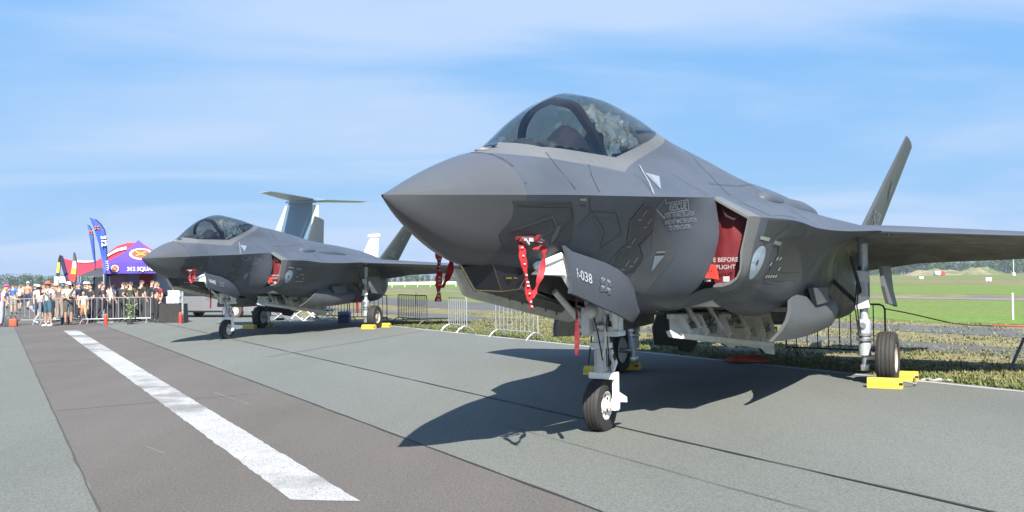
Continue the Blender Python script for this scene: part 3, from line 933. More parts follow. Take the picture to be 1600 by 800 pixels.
def nose_gear():
    cx, cy = 3.95, .02
    m = MB()
    m.tube([(cx, cy + .005, 1.05), (cx, cy + .005, .60)], .075, 14)
    o = m.build('nose_gear', STEEL, jet, smooth=40, flip=True)
    m = MB()
    m.tube([(cx, cy + .01, 1.6), (cx, cy + .01, .93)], .085, 14)
    m.lathe([(.085, -.03), (.125, -.03), (.125, .03), (.085, .03)], (cx, cy + .01, .95), (0, 0, 1), 16)
    m.box((cx + .02, cy + .03, 1.08), (.22, .44, .06), None, .015)
    m.box((cx - .1, cy - .10, 1.22), (.16, .10, .30), None, .02); m.box((cx + .05, cy + .19, 1.22), (.14, .08, .32), None, .02)
    m.tube([(cx - .05, cy + .2, 1.15), (cx - .45, cy + .36, 1.52)], .035, 8); m.tube([(cx - .05, cy - .16, 1.15), (cx - .5, cy - .3, 1.55)], .035, 8)
    m.tube([(cx + .05, cy, 1.2), (cx + .7, cy, 1.5)], .045, 8)
    m.sphere((cx - .12, cy - .06, 1.32), .085, 12, 8); m.sphere((cx - .10, cy + .16, 1.35), .06, 12, 8)
    m.tube([(cx - .09, cy + .09, 1.28), (cx - .13, cy + .12, 1.0), (cx - .09, cy + .06, .80)], .012, 6); m.tube([(cx + .09, cy - .02, 1.3), (cx + .16, cy + .03, 1.0), (cx + .08, cy + .12, .7)], .014, 6)
    m.build('strut_housing', mat('pale strut paint', (.64, .65, .64), rough=.4, var=.1, scale=12), o, smooth=35, flip=True)
    m = MB()
    m.box((cx + .01, cy + .03, .62), (.17, .30, .075), None, .02)
    m.box((cx + .02, cy + .165, .47), (.085, .055, .36), None, .02)
    m.box((cx + .01, cy + .165, .31), (.13, .06, .13), None, .03)
    m.lathe([(.05, 0), (.05, .05), (.03, .06), (.001, .06)], (cx, cy + .15, .29), (0, 1, 0), 14)
    m.tube([(cx, cy - .1, .29), (cx, cy + .19, .29)], .035, 10)
    m.prism([(cx + .05, cy + .16, .44), (cx + .26, cy + .16, .36), (cx + .27, cy + .16, .30), (cx + .20, cy + .16, .31), (cx + .05, cy + .16, .33)], (0, .035, 0))
    m.prism([(cx + .10, cy + .05, .90), (cx + .24, cy + .05, .74), (cx + .10, cy + .05, .60), (cx + .07, cy + .05, .63), (cx + .18, cy + .05, .74), (cx + .07, cy + .05, .87)], (0, .05, 0))
    m.build('fork', WHITE_P, o, smooth=30, flip=True)
    r3 = random.Random(5); m = MB()
    for k in range(9):
        a0 = Vector((cx + r3.uniform(-.14, .14), cy + r3.uniform(-.18, .2), r3.uniform(1.25, 1.5))); a1 = Vector((cx + r3.uniform(-.1, .12), cy + r3.uniform(-.12, .16), r3.uniform(.66, 1.05)))
        m.tube([a0, a0.lerp(a1, .4) + Vector((r3.uniform(-.07, .02), r3.uniform(-.06, .06), 0)), a1], r3.uniform(.006, .011), 5)
    m.build('hydraulic_hoses', BLACKP, o, smooth=50, flip=True)['kind'] = 'stuff'
    m = MB()
    for k in range(12):
        m.box((cx + r3.uniform(-.17, .1), cy + r3.uniform(-.2, .22), r3.uniform(1.06, 1.45)), (r3.uniform(.03, .09), r3.uniform(.03, .08), r3.uniform(.03, .12)), None, .006)
    m.build('gear_fittings', mat('off white fittings', (.62, .62, .57), rough=.5, var=.15, scale=12), o, smooth=30, flip=True)['kind'] = 'stuff'
    m = MB()
    m.sphere((cx - .115, cy + .06, 1.16), .055, 12, 8)
    m.build('taxi_light', STEEL, o, smooth=60, flip=True)
    wheel(o, (cx, cy - .015, .292), .292, .19, .155, WHITE_P, 1)
nose_gear()
def main_gear(sd):
    x0, ys = 9.60, sd * 1.90
    m = MB()
    m.tube([(x0 + .02, ys, 2.15), (x0, ys, 1.20)], .075, 12)
    m.box((x0, ys, 1.48), (.20, .17, .34), None, .03)
    m.tube([(x0, ys, 1.2), (x0, ys, .86)], .062, 12)
    m.box((x0, ys, .86), (.19, .18, .26), None, .03)
    m.tube([(x0, ys, .92), (x0, ys, .44)], .092, 14)
    o = m.build('main_gear', GEARGREY, jet, smooth=35, flip=True)
    m = MB()
    m.tube([(x0, ys, .46), (x0, ys, .24)], .05, 12)
    m.tube([(x0, ys, .40), (x0, sd * 2.2, .40)], .045, 10)
    m.box((x0, ys, .25), (.13, .12, .10), None, .02)
    m.build('piston', STEEL, o, smooth=35, flip=True)
    m = MB()
    m.tube([(x0 - .05, sd * 1.34, 1.72), (x0 - .02, sd * 1.62, 1.42), (x0, ys, 1.14)], .032, 8)
    m.tube([(x0 - .3, sd * 1.78, 1.95), (x0 - .05, ys, 1.25)], .024, 8)
    for k in range(2):
        a = .02 + .03 * k
        m.tube([(x0 - .08, ys - sd * a, 1.8), (x0 - .12 - .02 * k, ys - sd * (a + .06), 1.2), (x0 - .10, ys - sd * (a + .02), .8), (x0 - .06, ys, .5)], .011, 6)
    m.build('side_brace', BLACKP, o, smooth=40, flip=True)
    for z in (1.53, 1.38, .90): MB().lathe([(.045, 0), (.045, .02), (.001, .02)], (x0 - .10, ys, z), (-1, 0, 0), 12).build('gear_pin', STEEL, o, smooth=35, flip=True)
    for z in (.76, .68): MB().lathe([(.09, -.025), (.12, -.02), (.12, .02), (.09, .025)], (x0, ys, z), (0, 0, 1), 16).build('gear_collar', STEEL, o, smooth=35, flip=True)
    for z in (1.62, 1.24):
        m = MB(); m.prism([(x0 - .07, ys - sd * .11, z - .10), (x0 - .07, ys + sd * .11, z - .06), (x0 - .07, ys + sd * .09, z + .10), (x0 - .07, ys - sd * .08, z + .12)], (-.045, 0, 0)); m.build('gear_lug', WHITE_P, o, flip=True)
    wheel(o, (x0, sd * 2.225, .405), .405, .27, .225, RUST if sd > 0 else WHITE_P, sd)
    m = MB()
    q = [(9.15, 1.80), (10.05, 1.80), (10.15, 1.42), (10.25, 1.16), (9.9, 1.20), (9.35, 1.24), (9.2, 1.5)]
    a = [(x, sd * (2.19 + .16 * (1.8 - z) ** 2), z) for x, z in q]
    m.prism(a, (0, sd * .05, 0))
    m.build('main_gear_door', PAINT_LT, jet, flip=True)
for sd in (1, -1): main_gear(sd)
# ------------------------------------------------------------------ markings, panels and seams on the jet skin (port side; plain repeats to starboard)
for sd in (1, -1):
    # dark serrated panel behind the radome
    decal_poly(jet, 'access_panel', [(1.226, 2.333), (1.933, 2.355), (2.043, 2.261), (2.203, 2.064), (2.075, 1.867), (1.860, 2.001), (1.736, 1.907), (1.466, 1.905), (1.253, 2.057), (1.312, 2.178), (1.282, 2.275)], PAINT_PANEL, sd, .003)
    decal_line(jet, 'seam', [(1.374, 2.099), (1.642, 2.191), (1.773, 2.231), (1.914, 2.143), (1.767, 2.062), (1.582, 2.060), (1.611, 1.937)], .012, SEAM_LT, sd, .006)
    decal_line(jet, 'seam', [(1.296, 2.304), (1.929, 2.336), (2.047, 2.232), (1.976, 2.073), (1.944, 1.929)], .012, SEAM, sd, .006)
    decal_poly(jet, 'access_panel', [(1.910, 2.063), (1.914, 2.143), (1.938, 2.173), (1.988, 2.073), (1.958, 2.002)], DECAL_DK, sd, .006)
    decal_line(jet, 'seam', [(2.181, 2.164), (2.255, 2.291), (2.615, 2.292), (2.903, 2.118), (2.707, 1.963)], .008, SEAM, sd, .004)
    decal_line(jet, 'seam', [(2.111, 2.411), (2.213, 2.309), (2.605, 2.137), (2.698, 1.984)], .006, SEAM, sd, .004)
    # hexagonal access panels ahead of the intake
    hexa = [(2.910, 2.236), (2.960, 2.392), (3.139, 2.397), (3.422, 2.180), (3.333, 2.038), (3.508, 1.912), (3.481, 1.742), (3.214, 1.700), (3.173, 1.806), (3.031, 1.933), (3.146, 2.048)]
    decal_poly(jet, 'access_panel', [(3.071, 2.058), (2.910, 2.236), (2.960, 2.392), (3.139, 2.397), (3.422, 2.180), (3.317, 2.027)], PAINT_PANEL, sd, .004)
    decal_poly(jet, 'access_panel', [(3.027, 1.943), (3.129, 2.037), (3.380, 1.996), (3.498, 1.912), (3.485, 1.763), (3.165, 1.679), (3.145, 1.774)], PAINT_PANEL, sd, .004)
    decal_line(jet, 'raised_seam', [(3.071, 2.058), (2.910, 2.236), (2.960, 2.392), (3.139, 2.397)], .014, SEAM_LT, sd, .007)
    decal_line(jet, 'raised_seam', [(3.004, 1.805), (3.027, 1.943), (3.113, 2.027)], .014, SEAM_LT, sd, .007)
    decal_line(jet, 'raised_seam', [(3.428, 2.160), (3.335, 2.017), (3.512, 1.902), (3.497, 1.763), (3.155, 1.669), (3.091, 1.742)], .010, SEAM, sd, .007)
    for k, (x, z) in enumerate(((3.053, 2.285), (3.234, 2.219), (3.159, 2.027), (3.290, 1.806), (3.401, 1.838))):
        decal_poly(jet, 'stencil_mark', [(x, z), (x + .018, z), (x + .03, z + .06), (x + .012, z + .05)], DECAL, sd, .008)
        decal_poly(jet, 'stencil_mark', [(x - .03, z - .04), (x + .03, z - .035), (x + .03, z - .025), (x - .03, z - .03)], DECAL, sd, .008)
    # pale trapezoid in front of the intake, dark triangle and roundel patch behind it
    decal_poly(jet, 'skin_panel', [(3.190, 2.425), (3.603, 1.944), (3.438, 1.597), (3.867, 1.515), (3.998, 1.909), (3.823, 2.066)], PAINT_PANEL2, sd, .0025, .06)
    decal_poly(jet, 'skin_panel', [(4.85, 2.30), (5.36, 2.29), (4.93, 1.98)], PAINT_PANEL, sd, .004)
    decal_poly(jet, 'skin_panel', [(4.66, 2.07), (5.20, 2.05), (5.32, 1.70), (5.30, 1.63), (4.63, 1.64)], PAINT_PANEL2, sd, .0035)
    decal_poly(jet, 'skin_panel', [(5.28, 2.10), (5.50, 1.93), (5.42, 1.62), (6.75, 1.62), (6.86, 2.13), (5.85, 2.14), (5.66, 1.95), (5.60, 2.12)], PAINT_PANEL, sd, .003)
    decal_line(jet, 'seam', [(5.33, 2.11), (5.52, 1.93), (5.43, 1.63), (5.80, 1.60), (5.68, 1.93), (5.87, 2.13), (6.84, 2.13)], .012, SEAM_LT, sd, .006)
    decal_line(jet, 'seam', [(6.88, 2.20), (6.88, 1.52)], .014, SEAM_LT, sd, .005)
    decal_line(jet, 'seam', [(5.9, 1.72), (6.8, 1.72)], .008, SEAM, sd, .006)
    for a in ((4.80, 2.125), (5.18, 2.085)):
        decal_poly(jet, 'formation_light', [a, (a[0] + .24, a[1] - .015), (a[0] + .24, a[1] - .055), (a[0], a[1] - .035)], mat('formation strip', (.22, .27, .25), rough=.4), sd, .007)
    rv = [(4.925 + .185 * math.cos(t * math.pi / 18), 1.835 + .185 * math.sin(t * math.pi / 18)) for t in range(36)]
    decal_poly(jet, 'roundel', rv, ROUND, sd, .007, .06)
    for t0 in (R(60), R(180), R(300)):
        decal_line(jet, 'roundel_sector', [(4.925, 1.835), (4.925 + .18 * math.cos(t0), 1.835 + .18 * math.sin(t0))], .005, DECAL, sd, .009)
    decal_poly(jet, 'roundel_centre', [(4.925 + .034 * math.cos(t * math.pi / 6), 1.835 + .034 * math.sin(t * math.pi / 6)) for t in range(12)], PAINT_PANEL, sd, .009)
    for x, z in ((5.52, 1.865), (5.63, 1.865), (5.38, 1.80), (5.76, 1.745)):
        decal_poly(jet, 'stencil_mark', [(x, z), (x + .035, z), (x + .05, z + .04), (x + .015, z + .04)], WHITE_D, sd, .008)
    for k in range(5):
        x = 5.42 + k * .085
        decal_poly(jet, 'stencil_mark', [(x, 1.66), (x + .04, 1.665), (x + .05, 1.695), (x + .01, 1.69)], WHITE_D, sd, .008)
    decal_poly(jet, 'stencil_mark', [(2.011, 2.374), (2.092, 2.377), (2.073, 2.397), (1.993, 2.392)], DECAL, sd, .006)
    # ejection seat warning triangles
    decal_poly(jet, 'warning_triangle', [(3.683, 1.912), (3.828, 1.916), (3.773, 1.742)], DECAL_BLUE, sd, .008)
    decal_line(jet, 'stencil_mark', [(3.690, 1.948), (3.804, 1.953)], .016, DECAL, sd, .008)
    decal_poly(jet, 'triangle_core', [(3.734, 1.896), (3.798, 1.898), (3.782, 1.806)], DECAL, sd, .010)
# rescue arrow and words (port side)
decal_line(jet, 'rescue_arrow', [(3.250, 2.357), (3.302, 2.462), (3.364, 2.422), (3.799, 2.483), (3.900, 2.385), (3.477, 2.330), (3.511, 2.282)], .012, DECAL, 1, .006, closed=True)
decal_text(jet, 'rescue_lettering', 'RESCUE', 3.513, 2.351, .098, DECAL, 1, .003, R(7.4), 1.0)
decal_text(jet, 'rescue_lettering', 'TURN THE MASTER LATCH', 3.500, 2.282, .064, DECAL, 1, .001, R(5.5), .70)
decal_text(jet, 'rescue_lettering', 'AND HIT MASTER LATCH', 3.576, 2.224, .064, DECAL, 1, .001, R(5.0), .73)
decal_text(jet, 'rescue_lettering', 'TO OPEN DOOR', 3.693, 2.169, .064, DECAL, 1, .001, R(5.0), .72)

# marks on the top half are cast down from above: (aft, port)
def top_decal(name, poly, material, off=.005, lines=None, w=.02):
    v, f = tess(poly, .06) if lines is None else line_pts(lines, w)
    m = MB(); vs = []
    for x, y in v:
        loc, nrm, i, d = BVH.ray_cast(Vector((x, y, 6)), Vector((0, 0, -1)))
        while loc is None or loc.z < 2.3:
            y *= .97; loc, nrm, i, d = BVH.ray_cast(Vector((x, y, 6)), Vector((0, 0, -1)))
        if nrm.z < 0: nrm = -nrm
        vs.append(loc + nrm * off)
    m.add(vs, f)
    a = vs; f0 = f[0]
    if (a[f0[1]] - a[f0[0]]).cross(a[f0[2]] - a[f0[0]]).z < 0: m.f = [q[::-1] for q in m.f]
    return m.build(name, material, jet, smooth=60, flip=True)
def top_y(x, z):
    """port y where the upper skin at station x has height z"""
    P = fore_ring(x)[0] if x <= 4.5 else cent_ring(x)[0]
    for a, b in zip(P[:-1], P[1:]):
        if a[1] >= z >= b[1] and a[1] != b[1]:
            return a[0] + (b[0] - a[0]) * (a[1] - z) / (a[1] - b[1])
    return .8
for sd in (1, -1):
    top_decal('panel_line', None, DECAL, .006, [(3.60 - .51 * t, sd * top_y(3.60 - .51 * t, 2.84 - .355 * t)) for t in (0, .2, .4, .6, .8, .97)], .022)
    tri = [(3.50, 2.755), (3.76, 2.735), (3.38, 2.56)]
    top_decal('warning_triangle', [(x, sd * top_y(x, z)) for x, z in tri], DECAL_BLUE, .006)
    tri2 = [(3.54, 2.735), (3.68, 2.722), (3.44, 2.61)]
    top_decal('triangle_core', [(x, sd * top_y(x, z)) for x, z in tri2], DECAL, .009)
    top_decal('panel_line', None, SEAM, .004, [(1.38, 0), (1.38, sd * .2), (1.38, sd * .4), (1.38, sd * .52)], .02)
    top_decal('panel_line', None, SEAM, .004, [(5.6, 0), (5.75, sd * .4), (5.5, sd * .8), (5.1, sd * 1.15)], .012)
    top_decal('panel_line', None, SEAM, .004, [(6.6, sd * .2), (6.8, sd * .7), (6.5, sd * 1.2), (6.6, sd * 1.7)], .012)
    top_decal('panel_line', None, SEAM, .004, [(8.3, 0), (8.4, sd * .6), (8.2, sd * 1.2), (8.4, sd * 2.0)], .012)
    for ln_ in ([(2.25, .82), (2.3, .70), (2.42, .62)], [(4.42, 1.12), (4.30, .95), (4.2, .78)], [(5.0, .95), (6.0, 1.02), (7.0, .95), (8.2, .9)], [(1.95, .70), (1.9, .55), (1.95, .42)], [(3.1, .98), (3.2, .85), (3.16, .76)]):
        top_decal('panel_line', None, SEAM, .008, [(x, sd * y) for x, y in ln_], .007)
    top_decal('skin_panel', [(5.0, sd * 1.30), (5.6, sd * 1.35), (5.9, sd * 1.72), (5.0, sd * 1.66)], PAINT_PANEL2, .003)
# lines of small lettering on the light canopy sill
def sill_text(n, x0, z0, size):
    v, f = dash_mesh(n, size, n)
    decal(jet, 'sill_lettering', [(x0 + a, z0 + b - a * .02) for a, b in v], f, DECAL, 1, .004)
sill_text(7, 2.60, 2.788, .036)
sill_text(11, 2.56, 2.752, .036)

# gun muzzle blister on the port shoulder
m = MB()
P = []
for i in range(13):
    t = i / 12
    r = math.sin(math.pi * t ** .7) ** .6 if 0 < t < 1 else 0
    P.append([(6.05 + 1.25 * t, 1.22 + .17 * r * math.cos(a), 2.625 + .03 * t + .135 * r * math.sin(a)) for a in [k * 2 * math.pi / 14 for k in range(15)]])
m.grid(P)
m.build('gun_blister', PAINT, jet, smooth=60, flip=True, fixn=True)
m = MB(); P = []
for i in range(13):
    t = i / 12
    r = math.sin(math.pi * t ** .8) ** .7 if 0 < t < 1 else 0
    P.append([(6.5 + 3.4 * t, 1.14 + .33 * r * math.cos(a), 2.585 - .02 * t + .19 * r * math.sin(a)) for a in [k * 2 * math.pi / 14 for k in range(15)]])
m.grid(P)
m.build('gun_fairing', PAINT, jet, smooth=60, flip=True, fixn=True)

# flap break lines on the wings
for sd in (1, -1):
    m = MB(); m.box((8.72, sd * 2.42, 2.262), (.36, .010, .085), None)
    m.build('flap_gap', SEAM, jet, flip=True)
    m = MB(); m.box((8.9, sd * 2.0, 2.19), (.5, .012, .10), None)
    m.build('wing_root_vent', PAINT_LT, jet, flip=True)

# lettering on the doors and fins
def door_pt(u, t):
    """u 0..1 along, t 0..1 down the port nose door"""
    n = len(DOOR_ROWS[0]) - 1
    def at(row):
        s = u * n; i = min(n - 1, int(s)); k = s - i
        return Vector(row[i]).lerp(Vector(row[i + 1]), k)
    s = t * 5; i = min(4, int(s))
    return at(DOOR_ROWS[i]).lerp(at(DOOR_ROWS[i + 1]), s - i) + Vector((0, .007, 0))
def door_text(txt, u0, t0, size, name, material):
    v, f = text_mesh(txt, size, .002)
    m = MB(); m.add([door_pt(u0 + a / 2.1, t0 - b / .44) for a, b in v], f)
    return m.build(name, material, jet, flip=True)
DECAL_W = mat('soft white lettering', (.36, .38, .40), rough=.6)
DOOR_TXT = door_text('F-038', .085, .62, .135, 'door_lettering', DECAL_W)
m = MB()
for k in range(6):
    u, t = .30 + .035 * (k % 3), .45 + .14 * (k // 3) + .03 * (k % 2)
    m.add([door_pt(u, t), door_pt(u + .03, t - .06), door_pt(u + .035, t + .05), door_pt(u + .006, t + .09)], [(0, 1, 2, 3)])
m.build('door_emblem', DECAL_DK, jet, flip=True)
m = MB()
for k in range(4):
    u, t = .305 + .05 * (k % 2), .42 + .17 * (k // 2)
    m.add([door_pt(u, t), door_pt(u + .012, t - .05), door_pt(u + .04, t - .03), door_pt(u + .03, t + .03)], [(0, 1, 2, 3)])
m.build('door_emblem', DECAL, jet, flip=True)
v, f = dash_mesh(5, .075, 3)
m = MB(); m.add([door_pt(.86 + a / 2.1, .55 - b / .44) for a, b in v], f); m.build('door_stencil', DECAL, jet, flip=True)
def fin_text(parent, txt, mat_, sc=.36):
    root_le, root_te, tip_le = Vector(FIN_ROOT[0]), Vector(FIN_ROOT[1]), Vector(FIN_TIP[0])
    d = (root_te - root_le).normalized(); s = tip_le - root_le
    e = (s - d * s.dot(d)).normalized()
    nrm = d.cross(e)
    if nrm.y < 0: nrm = -nrm
    o = root_le + d * .62 + e * .30 + nrm * .066
    v, f = text_mesh(txt, sc, .006)
    m = MB(); m.add([o + d * (a * .95 + b * .22) + e * b for a, b in v], f)
    return m.build('fin_lettering', mat_, parent, flip=True)
def fin_emblem(parent):
    root_le, root_te, tip_le = Vector(FIN_ROOT[0]), Vector(FIN_ROOT[1]), Vector(FIN_TIP[0])
    d = (root_te - root_le).normalized(); s = tip_le - root_le
    e = (s - d * s.dot(d)).normalized(); nrm = d.cross(e)
    if nrm.y < 0: nrm = -nrm
    o = root_le + d * 1.75 + e * 1.05 + nrm * .062
    v, f = tess([(.14 * math.cos(k * math.pi / 8), .17 * math.sin(k * math.pi / 8)) for k in range(16)], .2)
    m = MB(); m.add([o + d * a + e * b for a, b in v], f); m.build('fin_emblem', DECAL_DK, parent, flip=True)
    m = MB(); m.add([o + nrm * .003 + d * a + e * b for a, b in ((-.06, -.11), (-.03, -.12), (.07, .10), (.04, .12))], [(0, 1, 2, 3)])
    m.add([o + nrm * .003 + d * a + e * b for a, b in ((-.07, .05), (-.05, .0), (.08, -.04), (.07, .02))], [(0, 1, 2, 3)])
    m.build('fin_emblem_mark', DECAL, parent, flip=True)
    o = root_le + d * 2.15 + e * 1.75 + nrm * .058
    v, f = dash_mesh(3, .10, 5)
    m = MB(); m.add([o + d * a + e * b for a, b in v], f); m.build('fin_stencil', DECAL, parent, flip=True)['kind'] = 'stuff'
    # rudder hinge line
    a0 = root_le + d * 1.35 + nrm * .062; a1 = tip_le + d * .56 + nrm * .045
    for sgn in (1, -1):
        m = MB(); w = d * .012
        off = nrm * (0 if sgn > 0 else -.124)
        m.add([a0 - w + off, a0 + w + off, a1 + w + off * .8, a1 - w + off * .8], [(0, 1, 2, 3)]); m.build('rudder_gap', SEAM_LT, parent, flip=True)
fin_emblem(jet)

# air-data probes on both sides of the nose
for sd in (1, -1):
    m = MB(); m.tube([(1.86, sd * .38, 1.99), (1.76, sd * .46, 2.02), (1.40, sd * .48, 2.03)], [.03, .022, .012], 8)
    m.build('air_data_probe', STEEL, jet, smooth=40, flip=True)

# ------------------------------------------------------------------ second jet: a copy with its own letters
jet2 = copy_tree(jet)
jet2.location = J2_LOC
jet2.rotation_euler = (0, 0, jet_rz(J2_ROT))
jet2['label'] = 'smaller looking dark grey stealth fighter jet parked behind, with tail fin lettered F-042'
fin_text(jet, 'F-038', DECAL)
fin_text(jet2, 'F-042', DECAL)
for c in kids(jet2):
    if c.name.startswith('door_lettering'):
        v, f = text_mesh('F-042', .145, .004)
        m = MB(); m.add([door_pt(.075 + a / 2.1, .62 - b / .44) for a, b in v], f)
        t = m.build('door_lettering', WHITE_D, None, flip=True)
        c.data = t.data
        bpy.data.objects.remove(t)

# ------------------------------------------------------------------ things hung on, lying in or standing at the jets
def attach(o, root):
    o.location = root.location; o.rotation_euler = root.rotation_euler
    return o
def both(o, label1, label2, cat, group, first=jet):
    """o (built in jet coordinates) goes on the near jet; a copy on the far one"""
    attach(o, jet); tag(o, label1, cat, group)
    if label2:
        c = copy_tree(o); attach(c, jet2); c['label'] = label2
        return o, c
    return o
def wrinkle(p, a, s):
    return a * (mnoise.noise(Vector(p) * s) + .5 * mnoise.noise(Vector(p) * s * 2.3))
# intake covers
def side_y(x, z, which):
    P = fore_ring(min(x, 4.5))[1] if which == 'in' else cent_ring(x)[1]
    for a, b in zip(P[:-1], P[1:]):
        if a[1] >= z >= b[1] and a[1] != b[1]:
            return a[0] + (b[0] - a[0]) * (a[1] - z) / (a[1] - b[1])
    return P[-1][0]
def intake_cover(sd):
    m = MB(); rows = []
    xq = 4.64
    for z in steps(1.605, 2.55, 16):
        yi = side_y(4.5, z, 'in') - .01
        if z < 2.32: yo = side_y(4.5, z, 'out') - .055
        else: yo = 1.16 + (1.545 - 1.16) * (2.55 - z) / .225 - .04
        yo = max(yo, yi + .01)
        row = []
        for k in range(13):
            u = k / 12
            y = yi + (yo - yi) * u
            b = .05 * math.sin(math.pi * u) * math.sin(math.pi * (z - 1.6) / .95)
            row.append((xq - b + wrinkle((y * 1.0, z * .6, 3 + sd), .018, 7), sd * y, z))
        rows.append(row)
    m.grid(rows)
    o = m.build('intake_cover', RED_DK, None, smooth=50, flip=True)
    def on(y, z): return Vector((xq - .085, sd * y, z))
    for txt, y, z in (('REMOVE BEFORE', .90 if sd > 0 else -1.38, 1.845), ('FLIGHT', 1.15 if sd > 0 else -1.20, 1.765)):
        v, f = text_mesh(txt, .066, .0015)
        mm = MB(); mm.add([(xq - .095 - .02 * (b), (y + a) if sd > 0 else (-(-y - a)), z + b) for a, b in v], [q[::-1] for q in f])
        mm.build('cover_lettering', mat('cover lettering', (.30, .26, .26), rough=.7), o, flip=True)
    mm = MB(); mm.tube([on(1.24, 2.42), on(1.28, 2.34) + Vector((-.03, 0, 0)), on(1.36, 2.30) + Vector((-.03, 0, 0)), on(1.41, 2.33)], .016, 6)
    mm.build('carry_strap', BLACKP, o, smooth=40, flip=True)
    mm = MB(); P = [[on(1.0 + .16 * u + .02 * v, 1.83 - .16 * v - .02 * u * u) + Vector((-.03 - .03 * math.sin(3 * u + 2 * v), 0, 0)) for u in steps(0, 1, 5)] for v in steps(0, 1, 5)]
    mm.grid(P); mm.build('warning_flag', RED_BR, o, smooth=50, flip=True)
    mm = MB(); v, f = dash_mesh(3, .06, 6); mm.add([on(1.05 + a, 1.74 + b) + Vector((-.07, 0, 0)) for a, b in v], [q[::-1] for q in f]); mm.build('flag_lettering', mat('dark red print', (.25, .01, .01), rough=.7), o, flip=True)
    for y, z in ((1.26, 1.655), (1.05, 1.66)):
        mm = MB(); mm.box(on(y, z), (.02, .07, .06), None, .008); mm.build('buckle', mat('grey webbing', (.33, .33, .34), rough=.7), o, flip=True)
    return o
both(intake_cover(1), 'red canvas cover lettered FLIGHT in the port intake of the near jet', 'red canvas cover in the port intake of the far jet', 'intake cover', 'intake covers')
both(intake_cover(-1), 'red canvas cover in the hidden starboard intake of the near jet', 'red canvas cover in the starboard intake of the far jet', 'intake cover', 'intake covers')
# lower intake sill seen as a pale strip
# ribbons
def ribbon(m, pts, w, wv=(.9, .35, 0), twist=0.0):
    pts = [Vector(p) for p in pts]
    fine = []
    for i in range(len(pts) - 1):
        for k in range(4): fine.append(pts[i].lerp(pts[i + 1], k / 4) + Vector((wrinkle(pts[i] * 3 + Vector((k * .7, 0, i)), .012, 2), wrinkle(pts[i] * 5 + Vector((0, k, i)), .010, 2), 0)))
    fine.append(pts[-1])
    wv = Vector(wv).normalized()
    A, B = [], []
    for i, p in enumerate(fine):
        q = Matrix.Rotation(twist * i / len(fine) + .55 * math.sin(i * .8 + pts[0].x * 9), 3, 'Z') @ wv
        A.append(p + q * w / 2); B.append(p - q * w / 2)
    off = Vector((.0, .004, 0))
    m.grid([A, B]); m.grid([[p + off for p in B], [p + off for p in A]])
def streamer(name, runs, w, letters=True, extra=None):
    m = MB()
    for r in runs: ribbon(m, r, w)
    o = m.build(name, RED, None, smooth=50, flip=True)
    if letters:
        mm = MB()
        for r in runs[:1]:
            a, b = Vector(r[0]), Vector(r[-1])
            for i in range(len(r) - 1):
                p, q = Vector(r[i]), Vector(r[i + 1])
                n = max(2, int((q - p).length / .03))
                for k in range(n):
                    c = p.lerp(q, (k + .5) / n)
                    if k % 4 == 3 or rng.random() < .15: continue
                    d = (q - p).normalized() * rng.uniform(.005, .009)
                    e = Vector((.9, .35, 0)).normalized() * (w * rng.uniform(.16, .26))
                    c = c + Vector((-.012, .016, 0))
                    mm.add([c - d - e, c + d - e, c + d + e, c - d + e], [(0, 1, 2, 3)])
        mm.build('streamer_print', WHITE_D, o, flip=True)
    if extra: extra(o)
    return o
def cuff(o, sd):
    m = MB()
    m.tube([(1.340, sd * 0.460, 2.03), (1.600, sd * 0.460, 2.03), (1.820, sd * 0.440, 2.01)], [.016, .026, .03], 8)
    m.box((1.420, sd * 0.470, 1.99), (.12, .045, .035), Matrix.Rotation(.5, 3, 'Y'), .012)
    m.box((1.660, sd * 0.475, 2.035), (.10, .04, .035), Matrix.Rotation(-.5, 3, 'Y'), .012)
    m.build('probe_cuff', RED_DK, o, smooth=40, flip=True)
    m = MB(); m.box((1.430, sd * 0.505, 2.0), (.07, .02, .018), Matrix.Rotation(.6, 3, 'Y')); m.box((1.500, sd * 0.508, 2.02), (.04, .02, .03)); m.build('cuff_tag', WHITE_D, o, flip=True)
st = streamer('warning_streamer', [[(1.370, 0.480, 1.97), (1.420, 0.480, 1.80), (1.460, 0.490, 1.62), (1.490, 0.490, 1.52), (1.520, 0.490, 1.44)],
                                  [(1.580, 0.490, 1.94), (1.720, 0.480, 1.975), (1.790, 0.470, 1.965), (1.800, 0.470, 1.88), (1.730, 0.470, 1.72), (1.620, 0.480, 1.61), (1.500, 0.490, 1.53)]], .058, True, lambda o: cuff(o, 1))
both(st, 'red webbing streamer with white print looped from the port nose probe of the near jet', None, 'streamer', 'red warning streamers')
st = streamer('warning_streamer', [[(1.50, -.44, 1.93), (1.53, -.45, 1.86), (1.52, -.45, 1.70), (1.51, -.45, 1.60), (1.50, -.45, 1.50)], [(1.68, -.43, 1.93), (1.71, -.44, 1.85), (1.67, -.45, 1.72), (1.56, -.45, 1.62)]], .060, True)
m = MB(); m.tube([(1.36, -.48, 2.03), (1.5, -.48, 2.03)], [.02, .03], 8); m.build('probe_cuff', BLACKP, st, smooth=40, flip=True)
both(st, 'dark red streamer hanging below the starboard side of the near jet nose', None, 'streamer', 'red warning streamers')
m = MB(); ribbon(m, [(2.46, .45, 1.52), (2.47, .45, 1.25), (2.46, .45, .97)], .045)
both(m.build('warning_streamer', RED_DK, None, flip=True), 'narrow dark red ribbon hanging straight down beside the near jet nose gear', 'narrow dark red ribbon hanging beside the far jet nose gear', 'streamer', 'red warning streamers')
m = MB(); ribbon(m, [(9.35, 1.72, 1.6), (9.33, 1.70, 1.2), (9.33, 1.70, .55)], .09)
attach(tag(m.build('warning_streamer', RED_DK, None, flip=True), 'dark red streamer hanging by the port main wheel leg of the far jet', 'streamer', 'red warning streamers'), jet2)

